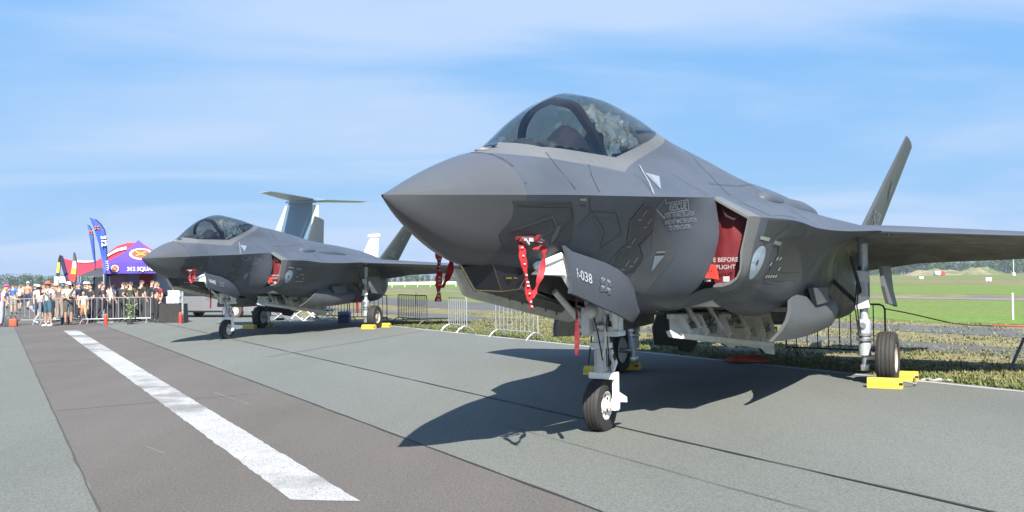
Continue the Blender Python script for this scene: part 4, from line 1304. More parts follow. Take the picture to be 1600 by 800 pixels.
st = streamer('warning_streamer', [[(1.40, .47, 2.04), (1.50, .48, 1.95), (1.44, .49, 1.82), (1.50, .50, 1.68)], [(1.58, .48, 2.02), (1.70, .48, 1.93), (1.60, .49, 1.80), (1.70, .50, 1.74)], [(1.36, .48, 1.98), (1.62, .49, 1.90), (1.55, .50, 1.70)]], .07, True, lambda o: cuff(o, 1))
attach(tag(st, 'red streamer bunched up on the port nose probe of the far jet', 'streamer', 'red warning streamers'), jet2)
# foil sun covers and cloth under the canopy
def foil_sheet(seed):
    m = MB(); rows = []
    for i, x in enumerate(steps(3.16, 4.12, 26)):
        P = upper_fore(x)
        zb = max(L1(x), L2(x)) + .01
        full = [p for p in P if p[1] > zb]
        full = [(-p[0], p[1]) for p in full[::-1]] + full[1:]
        pts = curve_pts(full, 44)
        row = []
        for k, p in enumerate(pts):
            if k < 23: continue
            c = Vector((0, 2.75))
            d = (Vector(p) - c)
            q = c + d * (.85 + .12 * wrinkle((x, p[0], p[1] + seed), 1.0, 5.2) + .03 * wrinkle((x + 4, p[0], p[1]), 1, 12))
            row.append((x + wrinkle((x, p[0], p[1] + 9), .03, 9), q.x, q.y))
        rows.append(row)
    m.grid(rows)
    return m.build('foil_sunshade', FOIL, None, smooth=18, flip=True)
both(foil_sheet(2), 'crumpled silver foil sheet behind the bow inside the near canopy', 'crumpled silver foil sheet inside the far canopy', 'sunshade', 'foil sunshades')
m = MB(); rows = []
for x in steps(1.98, 2.86, 22):
    w = .20 + .24 * min(1, (x - 1.95) / .5)
    rows.append([(x, w * k, 2.93 + .09 * min(1, (x - 1.95) / .4) - .10 * abs(k) ** 2.2 + wrinkle((x, k, 2), .03, 5) + wrinkle((x, k, 7), .02, 12)) for k in steps(-1, 1, 24)])
m.grid(rows)
both(m.build('foil_sheet', mat('dull foil', (.42, .40, .36), rough=.25, metal=.9, var=.3, scale=8, col2=(.06, .06, .07)), None, smooth=18, flip=True), 'creased foil sheet over the dashboard of the near jet', 'creased foil sheet over the dashboard of the far jet', 'sunshade', 'foil sunshades')
m = MB(); rows = []
for u in steps(0, 1, 18):
    bell = math.exp(-((u - .34) / .25) ** 2)
    rows.append([(2.42 + 1.02 * u, .40 + .06 * u - .40 * v, 2.855 + (.305 * bell + .03) * math.sin(math.pi * min(1, max(0, v))) ** .4 + wrinkle((u, v, 4), .012, 6)) for v in steps(0, 1, 14)])
m.grid(rows)
both(m.build('cockpit_cloth', CLOTH_B, None, smooth=50, flip=True), 'dark blue cloth draped over the near jet controls', 'dark blue cloth draped over the far jet controls', 'cloth', 'cockpit cloths')

# wheel chocks (each a bar with notched ends)
def chock():
    m = MB()
    pr = [(-.10, 0), (.10, 0), (.085, .10), (.045, .155), (-.045, .155), (-.085, .10)]
    L = .24
    m.prism([(x, -L, z) for x, z in pr], (0, 2 * L, 0))
    o = m.build('wheel_chock', YELLOW, None)
    m = MB(); m.tube([(-.09, -L - .004, .085), (-.09, -L + .04, .085)], .018, 8); m.build('rope_hole', BLACKP, o)
    m = MB()
    v, f = dash_mesh(4, .06, 8)
    m.add([(-.0925 - .0, -(a - .08), .045 + b) for a, b in v], f); m.build('chock_stencil', mat('worn ochre print', (.50, .33, .02), rough=.7), o)
    return o
CH = chock()
first = True
for jt, rt in ((jet, 'near jet'), (jet2, 'far jet')):
    for sd, sn in ((1, 'port'), (-1, 'starboard')):
        for dx, dn in ((-.53, 'in front of'), (.53, 'behind')):
            if first: c = CH; first = False
            else: c = copy_tree(CH)
            M4 = Matrix.Translation(jt.location) @ Matrix.Rotation(jt.rotation_euler[2], 4, 'Z')
            p = M4 @ Vector((9.60 + dx, -(sd * 2.30 + (-.05 if dx < 0 else .05)), 0.004))
            c.location = p; c.rotation_euler = (0, 0, jt.rotation_euler[2] + R(rng.uniform(-4, 4)))
            tag(c, 'yellow wheel chock %s the %s main wheel of the %s' % (dn, sn, rt), 'chock', 'yellow wheel chocks')
m = MB()
pts = [Vector((10.2, 2.62, .02)) + Vector((.05 * math.sin(i * 1.3), .05 * i, .012 * (i % 3))) for i in range(10)]
m.tube(pts, .022, 6)
m.tube([p + Vector((.06, .02, 0)) for p in pts[2:8]], .02, 6)
m.tube([(9.1, 2.5, .12), (9.4, 2.62, .05), (9.9, 2.60, .03), (10.15, 2.5, .10)], .012, 6)
attach(tag(m.build('chock_rope', mat('grey rope', (.30, .29, .27), rough=.9, var=.3, scale=40), None, smooth=60, flip=True), 'loose grey rope lying beside the near port chocks', 'rope'), jet)
# ------------------------------------------------------------------ ground and airfield
TH = R(29.7)
AL = Vector((-math.sin(TH), math.cos(TH), 0)); AC = Vector((math.cos(TH), math.sin(TH), 0))
def T(al, ac, z=0.0):
    p = AL * al + AC * ac; return Vector((p.x, p.y, z))
def at(px, py, Y):
    """the point of the place that stands at distance Y in this direction"""
    d = _F + _Rt * (px - 800) / 1416 - _Up * (py - 400) / 1416
    return Vector((0, 0, CAM_H)) + d * (Y / d.y)
def gnd(px, py):
    d = _F + _Rt * (px - 800) / 1416 - _Up * (py - 400) / 1416
    p = Vector((0, 0, CAM_H)) - d * (CAM_H / d.z); p.z = 0
    return p
def pxh(Y): return Y / 1416.0
def ground_mat(name, c1, c2, c3=None, s1=.5, s2=14, rough=.92, bump=.35, bsc=120, speck=None, s3=.06, aniso=None):
    m = bpy.data.materials.new(name); m.use_nodes = True
    nt = m.node_tree; b = nt.nodes['Principled BSDF']
    b.inputs['Roughness'].default_value = rough
    b.inputs['Specular IOR Level'].default_value = 0.25
    tc = nt.nodes.new('ShaderNodeTexCoord')
    vec = tc.outputs['Object']
    if aniso:
        mp = nt.nodes.new('ShaderNodeMapping'); mp.inputs['Rotation'].default_value = (0, 0, -TH); mp.inputs['Scale'].default_value = aniso
        nt.links.new(vec, mp.inputs[0]); vecA = mp.outputs[0]
    else: vecA = vec
    def nz(sc, det, v=None, ro=.6):
        n = nt.nodes.new('ShaderNodeTexNoise'); n.inputs['Scale'].default_value = sc; n.inputs['Detail'].default_value = det; n.inputs['Roughness'].default_value = ro
        nt.links.new(v or vec, n.inputs['Vector']); return n.outputs['Fac']
    def rng_(o, a, b_, lo=0, hi=1):
        r = nt.nodes.new('ShaderNodeMapRange'); r.inputs[1].default_value = a; r.inputs[2].default_value = b_; r.inputs[3].default_value = lo; r.inputs[4].default_value = hi
        nt.links.new(o, r.inputs[0]); return r.outputs[0]
    def mix(f, a, c):
        x = nt.nodes.new('ShaderNodeMix'); x.data_type = 'RGBA'
        nt.links.new(f, x.inputs['Factor'])
        for key, val in (('A', a), ('B', c)):
            if isinstance(val, tuple): x.inputs[key].default_value = val + (1,)
            else: nt.links.new(val, x.inputs[key])
        return x.outputs['Result']
    col = mix(rng_(nz(s1, 6, vecA), .36, .64), c1, c2)
    if c3 is not None: col = mix(rng_(nz(s3, 5, vecA), .50, .62), col, c3)
    fine = nz(s2, 8, None, .8)
    dk = nt.nodes.new('ShaderNodeMix'); dk.data_type = 'RGBA'; dk.blend_type = 'MULTIPLY'; dk.inputs['Factor'].default_value = 1
    nt.links.new(col, dk.inputs['A'])
    g = nt.nodes.new('ShaderNodeCombineColor')
    gv = rng_(fine, .36, .64, .58, 1.42)
    for k in range(3): nt.links.new(gv, g.inputs[k])
    nt.links.new(g.outputs[0], dk.inputs['B'])
    out = dk.outputs['Result']
    if speck:
        out = mix(rng_(nz(speck[1], 2), speck[2], speck[2] + .06), out, speck[0])
    nt.links.new(out, b.inputs['Base Color'])
    bp = nt.nodes.new('ShaderNodeBump'); bp.inputs['Strength'].default_value = bump; bp.inputs['Distance'].default_value = .006
    nt.links.new(nz(bsc, 4), bp.inputs['Height']); nt.links.new(bp.outputs[0], b.inputs['Normal'])
    MATS[name] = m
    return m
ASPH = ground_mat('weathered grey asphalt', (.120, .127, .114), (.140, .148, .133), (.108, .112, .100), s1=.35, s2=48, bsc=120, bump=1.0, speck=((.25, .26, .255), 70, .64), aniso=(1.0, .25, 1))
ASPH_BR = ground_mat('brown dark asphalt', (.096, .086, .077), (.116, .105, .095), (.088, .078, .069), s1=.5, s2=46, bsc=120, bump=.9, speck=((.17, .16, .15), 70, .66), aniso=(1.0, .3, 1))
PATCH = ground_mat('old taxiway tarmac', (.085, .088, .09), (.105, .105, .10), (.09, .085, .065), s1=.6, s2=10, bsc=60)
LINE_W = ground_mat('worn white road paint', (.32, .32, .315), (.37, .37, .365), (.17, .17, .165), s1=2.2, s2=50, bsc=110, bump=.9, speck=((.15, .15, .145), 55, .60), s3=.5)
GRASS_F = ground_mat('airfield grass', (.105, .140, .030), (.135, .155, .042), (.190, .160, .075), s1=.09, s2=3.0, bsc=30, bump=.6, s3=.035, aniso=(1.3, .35, 1))
GRASS_DRY = ground_mat('dry trodden grass', (.125, .120, .045), (.215, .175, .095), (.125, .115, .095), s1=.75, s2=9, bsc=30, bump=.8, s3=.22, aniso=(1.2, .5, 1))
GRASS_G = ground_mat('mown green grass', (.100, .165, .026), (.120, .180, .034), (.125, .155, .040), s1=.2, s2=3, bsc=30, bump=.5)
JOINT = mat('tar joint', (.022, .022, .022), rough=.8)
def sheet(name, pts, z, m):
    b = MB(); n = len(pts)
    b.add([(p[0], p[1], z) for p in pts], [tuple(range(n))])
    o = b.build(name, m)
    if o.data.polygons[0].normal.z < 0: o.data.flip_normals()
    o['kind'] = 'structure'
    return o
EDGE = 12.75
sheet('ground', [(-7000, -600), (7000, -600), (7000, 9000), (-7000, 9000)], 0, GRASS_F)
sheet('dry_grass_field', [T(-60, EDGE), T(-60, 27), T(60, 27), T(140, 27), T(140, EDGE)], .004, GRASS_DRY)
# mown strip on the right, ragged edge
pts = [T(-70 + 5 * k, 28.6 + 1.0 * math.sin(k * 1.7) + .5 * math.sin(k * 4.1)) for k in range(27)] + [T(60, 50), T(-70, 50)]
sheet('mown_grass', pts, .008, GRASS_G)
sheet('dry_grass_strip', [T(-120, 53.4), T(-120, 61.0), T(520, 64), T(520, 54.2)], .006, GRASS_DRY)
sheet('dry_grass_strip', [T(-400, 118), T(-400, 150), T(900, 178), T(900, 130)], .006, GRASS_DRY)
sheet('mown_grass', [T(-90, 61.5), T(-90, 90), T(400, 110), T(400, 64)], .008, GRASS_G)
def ragged(c0, c1, w0, w1, seed, z, m, name='old_taxiway'):
    r = random.Random(seed); a, b = [], []
    n = 24
    for k in range(n + 1):
        t = k / n
        p = Vector(c0).lerp(Vector(c1), t); w = w0 + (w1 - w0) * t
        a.append(p + AC * (w + r.uniform(-.3, .3) * w)); b.append(p - AC * (w + r.uniform(-.3, .3) * w))
    return sheet(name, a + b[::-1], z, m)
ragged(T(-40, 18.4), T(24, 18.2), .9, 1.1, 3, .012, PATCH)
ragged(T(-40, 24.4), T(26, 24.0), 1.6, 1.5, 4, .012, PATCH)
ragged(T(30, 17.5), T(70, 17.0), 1.1, .7, 5, .012, PATCH)
ragged(T(36, 25.5), T(140, 30), 3.2, 4.0, 6, .012, PATCH)
sheet('taxiway', [T(-90, 50.5), T(-90, 53.2), T(500, 54), T(500, 51)], .016, ground_mat('pale concrete', (.16, .16, .155), (.19, .19, .185), None, s1=.3, s2=6, bsc=20))
# the apron
apr = sheet('apron', [T(-80, -70), T(-80, EDGE)] + [T(al, EDGE + .10 * math.sin(al * 1.3) + .07 * math.sin(al * 3.7)) for al in range(-20, 60)] + [T(320, EDGE), T(320, -120), T(60, -120)], .016, ASPH)
rg = random.Random(8)
sheet('runway_strip', [T(-60, 3.76), T(210, 3.76), T(210, .67)] + [T(60 - .25 * k, .67 + rg.uniform(-.02, .02)) for k in range(260)] + [T(-60, .67)], .020, ASPH_BR)
for a0, a1 in ((6.72, 36.5), (51, 81)):
    nn = int((a1 - a0) / .12)
    sheet('centre_line', [T(a0 + .22, 1.97), T(a0 + .05, 2.18), T(a0 - .12, 2.41)] + [T(a0 + (a1 - a0) * k / nn, 2.41 + .20 * k / nn + rg.uniform(-.009, .009)) for k in range(2, nn)] + [T(a1, 2.61), T(a1, 2.13)] + [T(a1 - (a1 - a0) * k / nn, 1.975 + .155 * (1 - k / nn) + rg.uniform(-.010, .010)) for k in range(1, nn - 3)], .024, LINE_W)
sheet('edge_line', [T(-60, 12.36), T(-60, 12.51), T(120, 12.47), T(120, 12.32)], .020, LINE_W)
def joint(pts, w, name='pavement_joint', z=.0245, m=JOINT, seed=1):
    r = random.Random(seed); b = MB(); A, B = [], []
    for i in range(len(pts) - 1):
        n = max(2, int((pts[i + 1] - pts[i]).length / .4))
        d = (pts[i + 1] - pts[i]).normalized(); s = Vector((-d.y, d.x, 0))
        for k in range(n):
            p = pts[i].lerp(pts[i + 1], k / n) + s * r.uniform(-.006, .006); ww = w * r.uniform(.55, 1.3)
            A.append((p.x + s.x * ww / 2, p.y + s.y * ww / 2, z)); B.append((p.x - s.x * ww / 2, p.y - s.y * ww / 2, z))
    b.grid([A, B]); o = b.build(name, m); o['kind'] = 'structure'
    if o.data.polygons[0].normal.z < 0: o.data.flip_normals()
joint([T(-30, 6.05), T(120, 6.05)], .035)
joint([T(-40, 3.765), T(130, 3.765)], .030, seed=2)
joint([T(-40, .665), T(130, .665)], .022, seed=3, m=mat('rough seam', (.05, .048, .045), rough=.9))
joint([T(2, 5.02), T(9.5, 5.06)], .008, seed=4)
FAINT = mat('faint tyre mark', (.086, .078, .072), rough=.9)
for a in (13.5, 22, 30): joint([T(a, .7), T(a + .3, 3.74)], .05, 'tyre_mark', .0225, FAINT, 6 + a)
SC = mat('chalk scrape', (.17, .16, .15), rough=.9)
joint([T(14.3, 2.9), T(12.2, 3.05)], .018, 'scrape', .0225, SC, 9); joint([T(10.0, 1.35), T(9.0, 1.55)], .016, 'scrape', .0225, SC, 10)
MARK2 = mat('dusty track', (.100, .101, .098), rough=.9)
joint([T(27, 12), T(20, 5)], .10, 'tyre_mark', .0205, MARK2, 13)
# grass tufts beyond the edge line
def tufts(name, n, al0, al1, ac0, ac1, h0, h1, cols, seed):
    r = np.random.RandomState(seed)
    al = r.uniform(al0, al1, n); ac = ac0 + (ac1 - ac0) * r.uniform(0, 1, n) ** 1.4
    dens = np.array([mnoise.noise(Vector((a * .5, c * .9, seed))) for a, c in zip(al, ac)])
    keep = (dens + .35 - .25 * (ac > ac0 + 2.5)) > r.uniform(-.35, .55, n)
    al, ac = al[keep], ac[keep]; n = len(al)
    P = np.outer(al, np.array(AL)) + np.outer(ac, np.array(AC))
    nb = 4
    V = np.zeros((n, nb, 3, 3)); 
    for b in range(nb):
        ang = r.uniform(0, 2 * np.pi, n); h = r.uniform(h0, h1, n); w = r.uniform(.010, .022, n); lean = r.uniform(.02, .10, n)
        ox = r.normal(0, .05, n); oy = r.normal(0, .05, n)
        c, s = np.cos(ang), np.sin(ang)
        base = P + np.stack([ox, oy, np.full(n, .004)], 1)
        V[:, b, 0] = base + np.stack([c * w, s * w, np.zeros(n)], 1)
        V[:, b, 1] = base - np.stack([c * w, s * w, np.zeros(n)], 1)
        V[:, b, 2] = base + np.stack([-s * lean, c * lean, h], 1)
    V = V.reshape(-1, 3); nf = n * nb
    me = bpy.data.meshes.new(name)
    me.vertices.add(len(V)); me.vertices.foreach_set('co', V.ravel())
    me.loops.add(nf * 3); me.loops.foreach_set('vertex_index', np.arange(nf * 3, dtype=np.int32))
    me.polygons.add(nf); me.polygons.foreach_set('loop_start', np.arange(0, nf * 3, 3, dtype=np.int32)); me.polygons.foreach_set('loop_total', np.full(nf, 3, dtype=np.int32))
    me.polygons.foreach_set('material_index', r.choice(len(cols), nf, p=np.array([q[1] for q in cols]) / sum(q[1] for q in cols)).astype(np.int32))
    for cc, _ in cols: me.materials.append(mat('blade %.3f %.3f' % (cc[0], cc[1]), cc, rough=.8))
    me.update(); me.validate()
    o = bpy.data.objects.new(name, me); COL.objects.link(o); o['kind'] = 'stuff'
    return o
tufts('grass', 26000, -10, 34, EDGE - .05, 18.5, .025, .07, [((.13, .14, .04), .36), ((.19, .17, .08), .42), ((.11, .14, .04), .20)], 4)
tufts('grass', 7000, -10, 34, EDGE - .10, EDGE + .7, .03, .08, [((.10, .135, .03), .55), ((.14, .14, .055), .20), ((.085, .115, .03), .25)], 5)
tufts('grass', 9000, -14, 40, 19.2, 28, .03, .08, [((.14, .15, .045), .36), ((.20, .18, .09), .46), ((.09, .12, .03), .14)], 6)
# ------------------------------------------------------------------ trees, mounds, far things
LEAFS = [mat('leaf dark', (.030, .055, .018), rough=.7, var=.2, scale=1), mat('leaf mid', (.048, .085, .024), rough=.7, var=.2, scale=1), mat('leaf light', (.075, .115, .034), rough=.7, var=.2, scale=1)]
BARK = mat('bark', (.10, .08, .06), rough=.9, var=.3, scale=5)
def tree_proto(seed, h, w, n=420, bushy=False):
    r = random.Random(seed)
    root = empty('broadleaf_tree', (0, 0, 0))
    m = MB()
    th = h * (.12 if not bushy else .06)
    m.tube([(0, 0, 0), (.02 * h, 0, th), (.01 * h, .02 * h, h * .6)], [.035 * h, .026 * h, .01 * h], 7)
    for k in range(5):
        a = r.uniform(0, 6.28); q = th + r.uniform(.0, .3) * h
        m.tube([(0, 0, q), (math.cos(a) * w * .3, math.sin(a) * w * .3, q + .2 * h)], [.015 * h, .005 * h], 5)
    m.build('trunk', BARK, root)
    m = MB()
    lobes = [(Vector((r.uniform(-.32, .32) * w, r.uniform(-.32, .32) * w, th + (h - th) * r.uniform(.10, .80))), r.uniform(.20, .34) * w) for _ in range(11)]
    lobes.append((Vector((0, 0, h * .55)), w * .36)); lobes.append((Vector((.05 * w, 0, h * .82)), w * .22))
    for k in range(n):
        c, rad = r.choice(lobes)
        d = Vector((r.gauss(0, 1), r.gauss(0, 1), r.gauss(0, 1))).normalized()
        p = c + d * rad * r.uniform(.6, 1.05)
        p.z = max(th * .6, min(h, p.z))
        s = r.uniform(.035, .075) * h * .8
        u = Vector((r.gauss(0, 1), r.gauss(0, 1), r.gauss(0, 1))).normalized(); v = u.cross(d + Vector((.01, .02, .3))).normalized()
        u = (u + d * .2).normalized()
        m.cur = 0 if d.z < -.2 else (r.choice((0, 1, 1)) if d.z < .45 else r.choice((1, 1, 2)))  # shade put into leaf colour: undersides darker, tops lighter
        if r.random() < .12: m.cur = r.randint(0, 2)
        m.add([p - u * s - v * s * .6, p + u * s - v * s * .5, p + u * s * .7 + v * s * .7, p - u * s * .8 + v * s * .6], [(0, 1, 2, 3)])
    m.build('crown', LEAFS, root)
    return root
protos = [tree_proto(11, 9, 7.5), tree_proto(12, 8, 8), tree_proto(13, 10, 7), tree_proto(14, 7, 8.5, 380, True), tree_proto(15, 5, 6.5, 320, True)]
TG = 'trees along the edge of the airfield'
used_p = set()
def put_tree(k, loc, s, rz, label):
    o = protos[k]
    if k in used_p: o = copy_tree(o)
    used_p.add(k)
    o.location = loc; o.scale = (s, s, s * rng.uniform(.9, 1.12)); o.rotation_euler = (0, 0, rz)
    tag(o, label, 'tree', TG)
tr = random.Random(5)
def row(px0, px1, D, hpx, step, label, ks=(0, 1, 2, 3), jit=.08):
    px = px0
    while px < px1:
        Dd = D * (1 + tr.uniform(-jit, jit))
        p = at(px, 430, Dd); p.z = 0
        h = hpx(px) * Dd / 1416 * tr.uniform(.85, 1.15)
        k = tr.choice(ks); hh = (9, 8, 10, 7, 5)[k]
        put_tree(k, p, h / hh, tr.uniform(0, 6.28), label)
        px += step * tr.uniform(.7, 1.3)
row(-60, 250, 430, lambda x: 22 - 4 * abs(math.sin(x * .05)), 9, 'hazy green tree in the distant row beyond the crowd on the left')
row(250, 760, 430, lambda x: 14 + 3 * math.sin(x * .11), 9, 'low distant tree in the row seen under the noses of the jets')
row(760, 1330, 520, lambda x: 18 + 4 * math.sin(x * .03), 14, 'distant tree in the row mostly hidden behind the near jet')
row(1330, 1720, 560, lambda x: 24 + 5 * math.sin(x * .045), 8, 'dark green distant tree in the dense row under the right wing')
row(1335, 1720, 520, lambda x: 14 + 3 * math.sin(x * .1), 12, 'low bright bush before the dark trees under the right wing', (3, 4))
# sandy mounds
SAND = ground_mat('sandy earth', (.24, .20, .13), (.17, .16, .08), (.10, .12, .04), s1=.12, s2=1, bsc=8)
def mound(px, w, h, D, seed):
    m = MB(); P = []
    c = at(px, 430, D); c.z = 0
    for i in range(21):
        u = -1 + i / 10
        P.append([(c.x + u * w, c.y + (-1 + j / 5) * w * .35, max(-.3, h * (1 - u * u) * (1 - (-1 + j / 5) ** 2) * (1 + .6 * mnoise.noise(Vector((u * 3, j * .5, seed))))) - .05) for j in range(11)])
    m.grid(P); o = m.build('sand_mound', SAND, smooth=60, fixn=True); o['kind'] = 'structure'
mound(1462, 17, 2.6, 430, 1); mound(1530, 12, 3.3, 430, 2); mound(1498, 18, 1.7, 420, 3)
# small red and white van by the mounds
p = at(1468, 429, 400); p.z = 0
van = empty('rescue_van', p, .1, 'tiny red and white van parked before the sandy mound', 'van')
m = MB(); m.box((-1.2, 0, 1.2), (2.6, 1.9, 1.5), None, .15); m.build('cargo_body', mat('van white', (.75, .75, .73), rough=.4), van)
m = MB(); m.prism([(.1, -.95, .45), (2.5, -.95, .45), (2.5, -.95, 1.0), (1.8, -.95, 1.15), (1.3, -.95, 1.9), (.1, -.95, 1.95)], (0, 1.9, 0)); m.build('cab', mat('van red', (.6, .04, .03), rough=.35), van)
for x in (-1.8, 1.6):
    for y in (-.8, .8):
        m = MB(); m.lathe([(.001, -.1), (.33, -.1), (.33, .1), (.001, .1)], (x, y, .33), (0, 1, 0), 14); m.build('wheel', BLACK, van)
# white marker boards out on the field, post, mast
WH = mat('white board', (.72, .72, .70), rough=.5, var=.05, scale=3)
for px, py, nm in ((1440, 436.5, 'left small white marker board out on the grass under the right wing'), (1545, 440.5, 'right small white marker board out on the grass under the right wing')):
    p = gnd(px, py); o = empty('marker_board', p, 0, nm, 'marker board', 'runway marker boards')
    m = MB(); m.box((0, 0, .45), (.9, .08, .5), None, .02); m.build('board', WH, o)
    m = MB(); m.tube([(-.3, 0, 0), (-.3, 0, .25)], .04, 6); m.build('leg', WH, o); m = MB(); m.tube([(.3, 0, 0), (.3, 0, .25)], .04, 6); m.build('leg', WH, o)
o = empty('marker_post', gnd(1583, 500), 0, 'slim white post standing alone in the right field', 'post')
m = MB(); m.tube([(0, 0, 0), (0, 0, .90)], .032, 8); m.build('post', mat('pale post', (.55, .60, .60), rough=.5), o); m = MB(); m.sphere((0, 0, .90), .036, 8, 5); m.build('post_cap', WH, o)
p = at(1584, 430, 300); p.z = 0
o = empty('lamp_mast', p, 0, 'thin pale mast before the far right trees', 'mast')
m = MB(); m.tube([(0, 0, 0), (0, 0, 6.5)], .10, 6); m.build('mast', WH, o); m = MB(); m.box((0, 0, .5), (.9, .6, 1.0), None, .1); m.build('cabinet', WH, o)
# long white parapet out on the field left of the near nose
a, b = at(575, 447.2, 190), at(690, 445.6, 190)
a.z = b.z = 0
o = empty('white_fence', a.lerp(b, .5), math.atan2(b.y - a.y, b.x - a.x), 'long low white fence across the field seen beneath the far jet wing', 'fence')
Lf = (b - a).length + 6
for k in range(3): m = MB(); m.box((0, 0, .60 + .2 * k), (Lf, .05, .15), None); m.build('rail', WH, o)
for k in range(9): m = MB(); m.box((-Lf / 2 + Lf * k / 8, .06, .55), (.1, .07, 1.1), None); m.build('post', WH, o)
# thin dark stake in the field
p = gnd(650, 478); o = empty('stake', p, 0, 'thin dark stake in the grass below the far jet wing', 'stake')
m = MB(); m.tube([(0, 0, 0), (.01, 0, .85)], .018, 6); m.build('shaft', BLACKP, o); m = MB(); m.box((.01, 0, .80), (.05, .01, .07)); m.build('tag', BLACKP, o)

# ------------------------------------------------------------------ aircraft behind the far jet
TP_P = mat('transport pale paint', (.36, .42, .46), rough=.45, var=.05, scale=.6)
TP_S = mat('transport blue grey paint', (.12, .20, .29), rough=.45, var=.06, scale=.6)
def tail_plane():
    c = at(468, 430, 111); c.z = 0
    hd = math.atan2(.50, -.86)            # nose to the far left
    o = empty('transport_aircraft', c, hd, 'large pale blue grey transport aircraft whose tall T tail rises behind the far jet', 'transport plane')
    m = MB()
    for le0, te0, z0, le1, te1, z1 in ((4.2, -1.6, 3.6, 1.7, -2.2, 11.2),):
        sec = lambda le, te, z, th: [(le, 0, z), (le - (le - te) * .2, th, z), (le - (le - te) * .55, th * .8, z), (te, .03, z), (te, -.03, z), (le - (le - te) * .55, -th * .8, z), (le - (le - te) * .2, -th, z)]
        m.grid([sec(le0, te0, z0, .35) + [sec(le0, te0, z0, .35)[0]], sec(le1, te1, z1, .24) + [sec(le1, te1, z1, .24)[0]]])
    m.build('fin', TP_S, o, smooth=30, fixn=True)
    m = MB(); m.prism([(4.3, -.12, 3.7), (6.3, -.04, 3.7), (2.1, -.04, 11.0), (1.78, -.12, 11.0)], (0, .24, 0)); m.build('fin_leading_edge', TP_P, o)
    m = MB(); m.prism([(-1.65, -.05, 3.7), (-3.0, -.03, 3.9), (-3.2, -.03, 10.8), (-2.25, -.05, 10.9)], (0, .1, 0)); m.build('rudder', mat('pale rudder', (.55, .58, .60), rough=.4), o)
    m = MB(); m.tube([(2.2, 0, 11.45), (1.5, 0, 11.5), (-1.5, 0, 11.45), (-3.4, 0, 11.4), (-4.4, 0, 11.35)], [.1, .36, .38, .25, .04], 12); m.build('tail_fairing', TP_S, o, smooth=40)
    for sd in (1, -1):
        m = MB()
        r0 = [(1.3, sd * .1, 11.5), (.6, sd * .1, 11.72), (-2.6, sd * .1, 11.52), (.6, sd * .1, 11.36)]
        r1 = [(-2.0, sd * 8.6, 11.75), (-2.4, sd * 8.6, 11.85), (-3.9, sd * 8.6, 11.77), (-2.4, sd * 8.6, 11.68)]
        m.grid([r0 + [r0[0]], r1 + [r1[0]]]); m.add(r1, [(0, 1, 2, 3)])
        m.build('tailplane', TP_P if sd < 0 else mat('tailplane underside shade', (.22, .26, .29), rough=.45), o, smooth=30, fixn=True)  # near half: shade of its underside put into a darker grey
        m = MB(); m.add([(-2.64, sd * .4, 11.52), (-3.3, sd * .4, 11.48), (-4.3, sd * 8.3, 11.74), (-3.95, sd * 8.3, 11.77)], [(0, 1, 2, 3)]); m.build('elevator', TP_P, o)
    m = MB(); m.tube([(-4.5, 0, 3.9), (-2, 0, 3.6), (3, 0, 2.9), (8, 0, 2.6), (17, 0, 2.6), (21, 0, 2.5), (23, 0, 2.2)], [.15, .7, 1.35, 1.75, 1.75, 1.35, .2], 20); m.build('body', TP_P, o, smooth=40)
    m = MB(); m.prism([(10, -13, 4.35), (13, 0, 4.2), (10, 13, 4.35), (8.2, 13, 4.4), (8.6, 0, 4.3), (8.2, -13, 4.4)], (0, 0, .3)); m.build('wing', TP_P, o)
    for x in (9, 19):
        for y in (-1.2, 1.2):
            m = MB(); m.lathe([(.001, -.2), (.5, -.2), (.5, .2), (.001, .2)], (x, y, .5), (0, 1, 0), 14); m.build('wheel', BLACK, o)
            m = MB(); m.tube([(x, y, .5), (x, y * .8, 1.6)], .12, 6); m.build('strut', STEEL, o)
tail_plane()
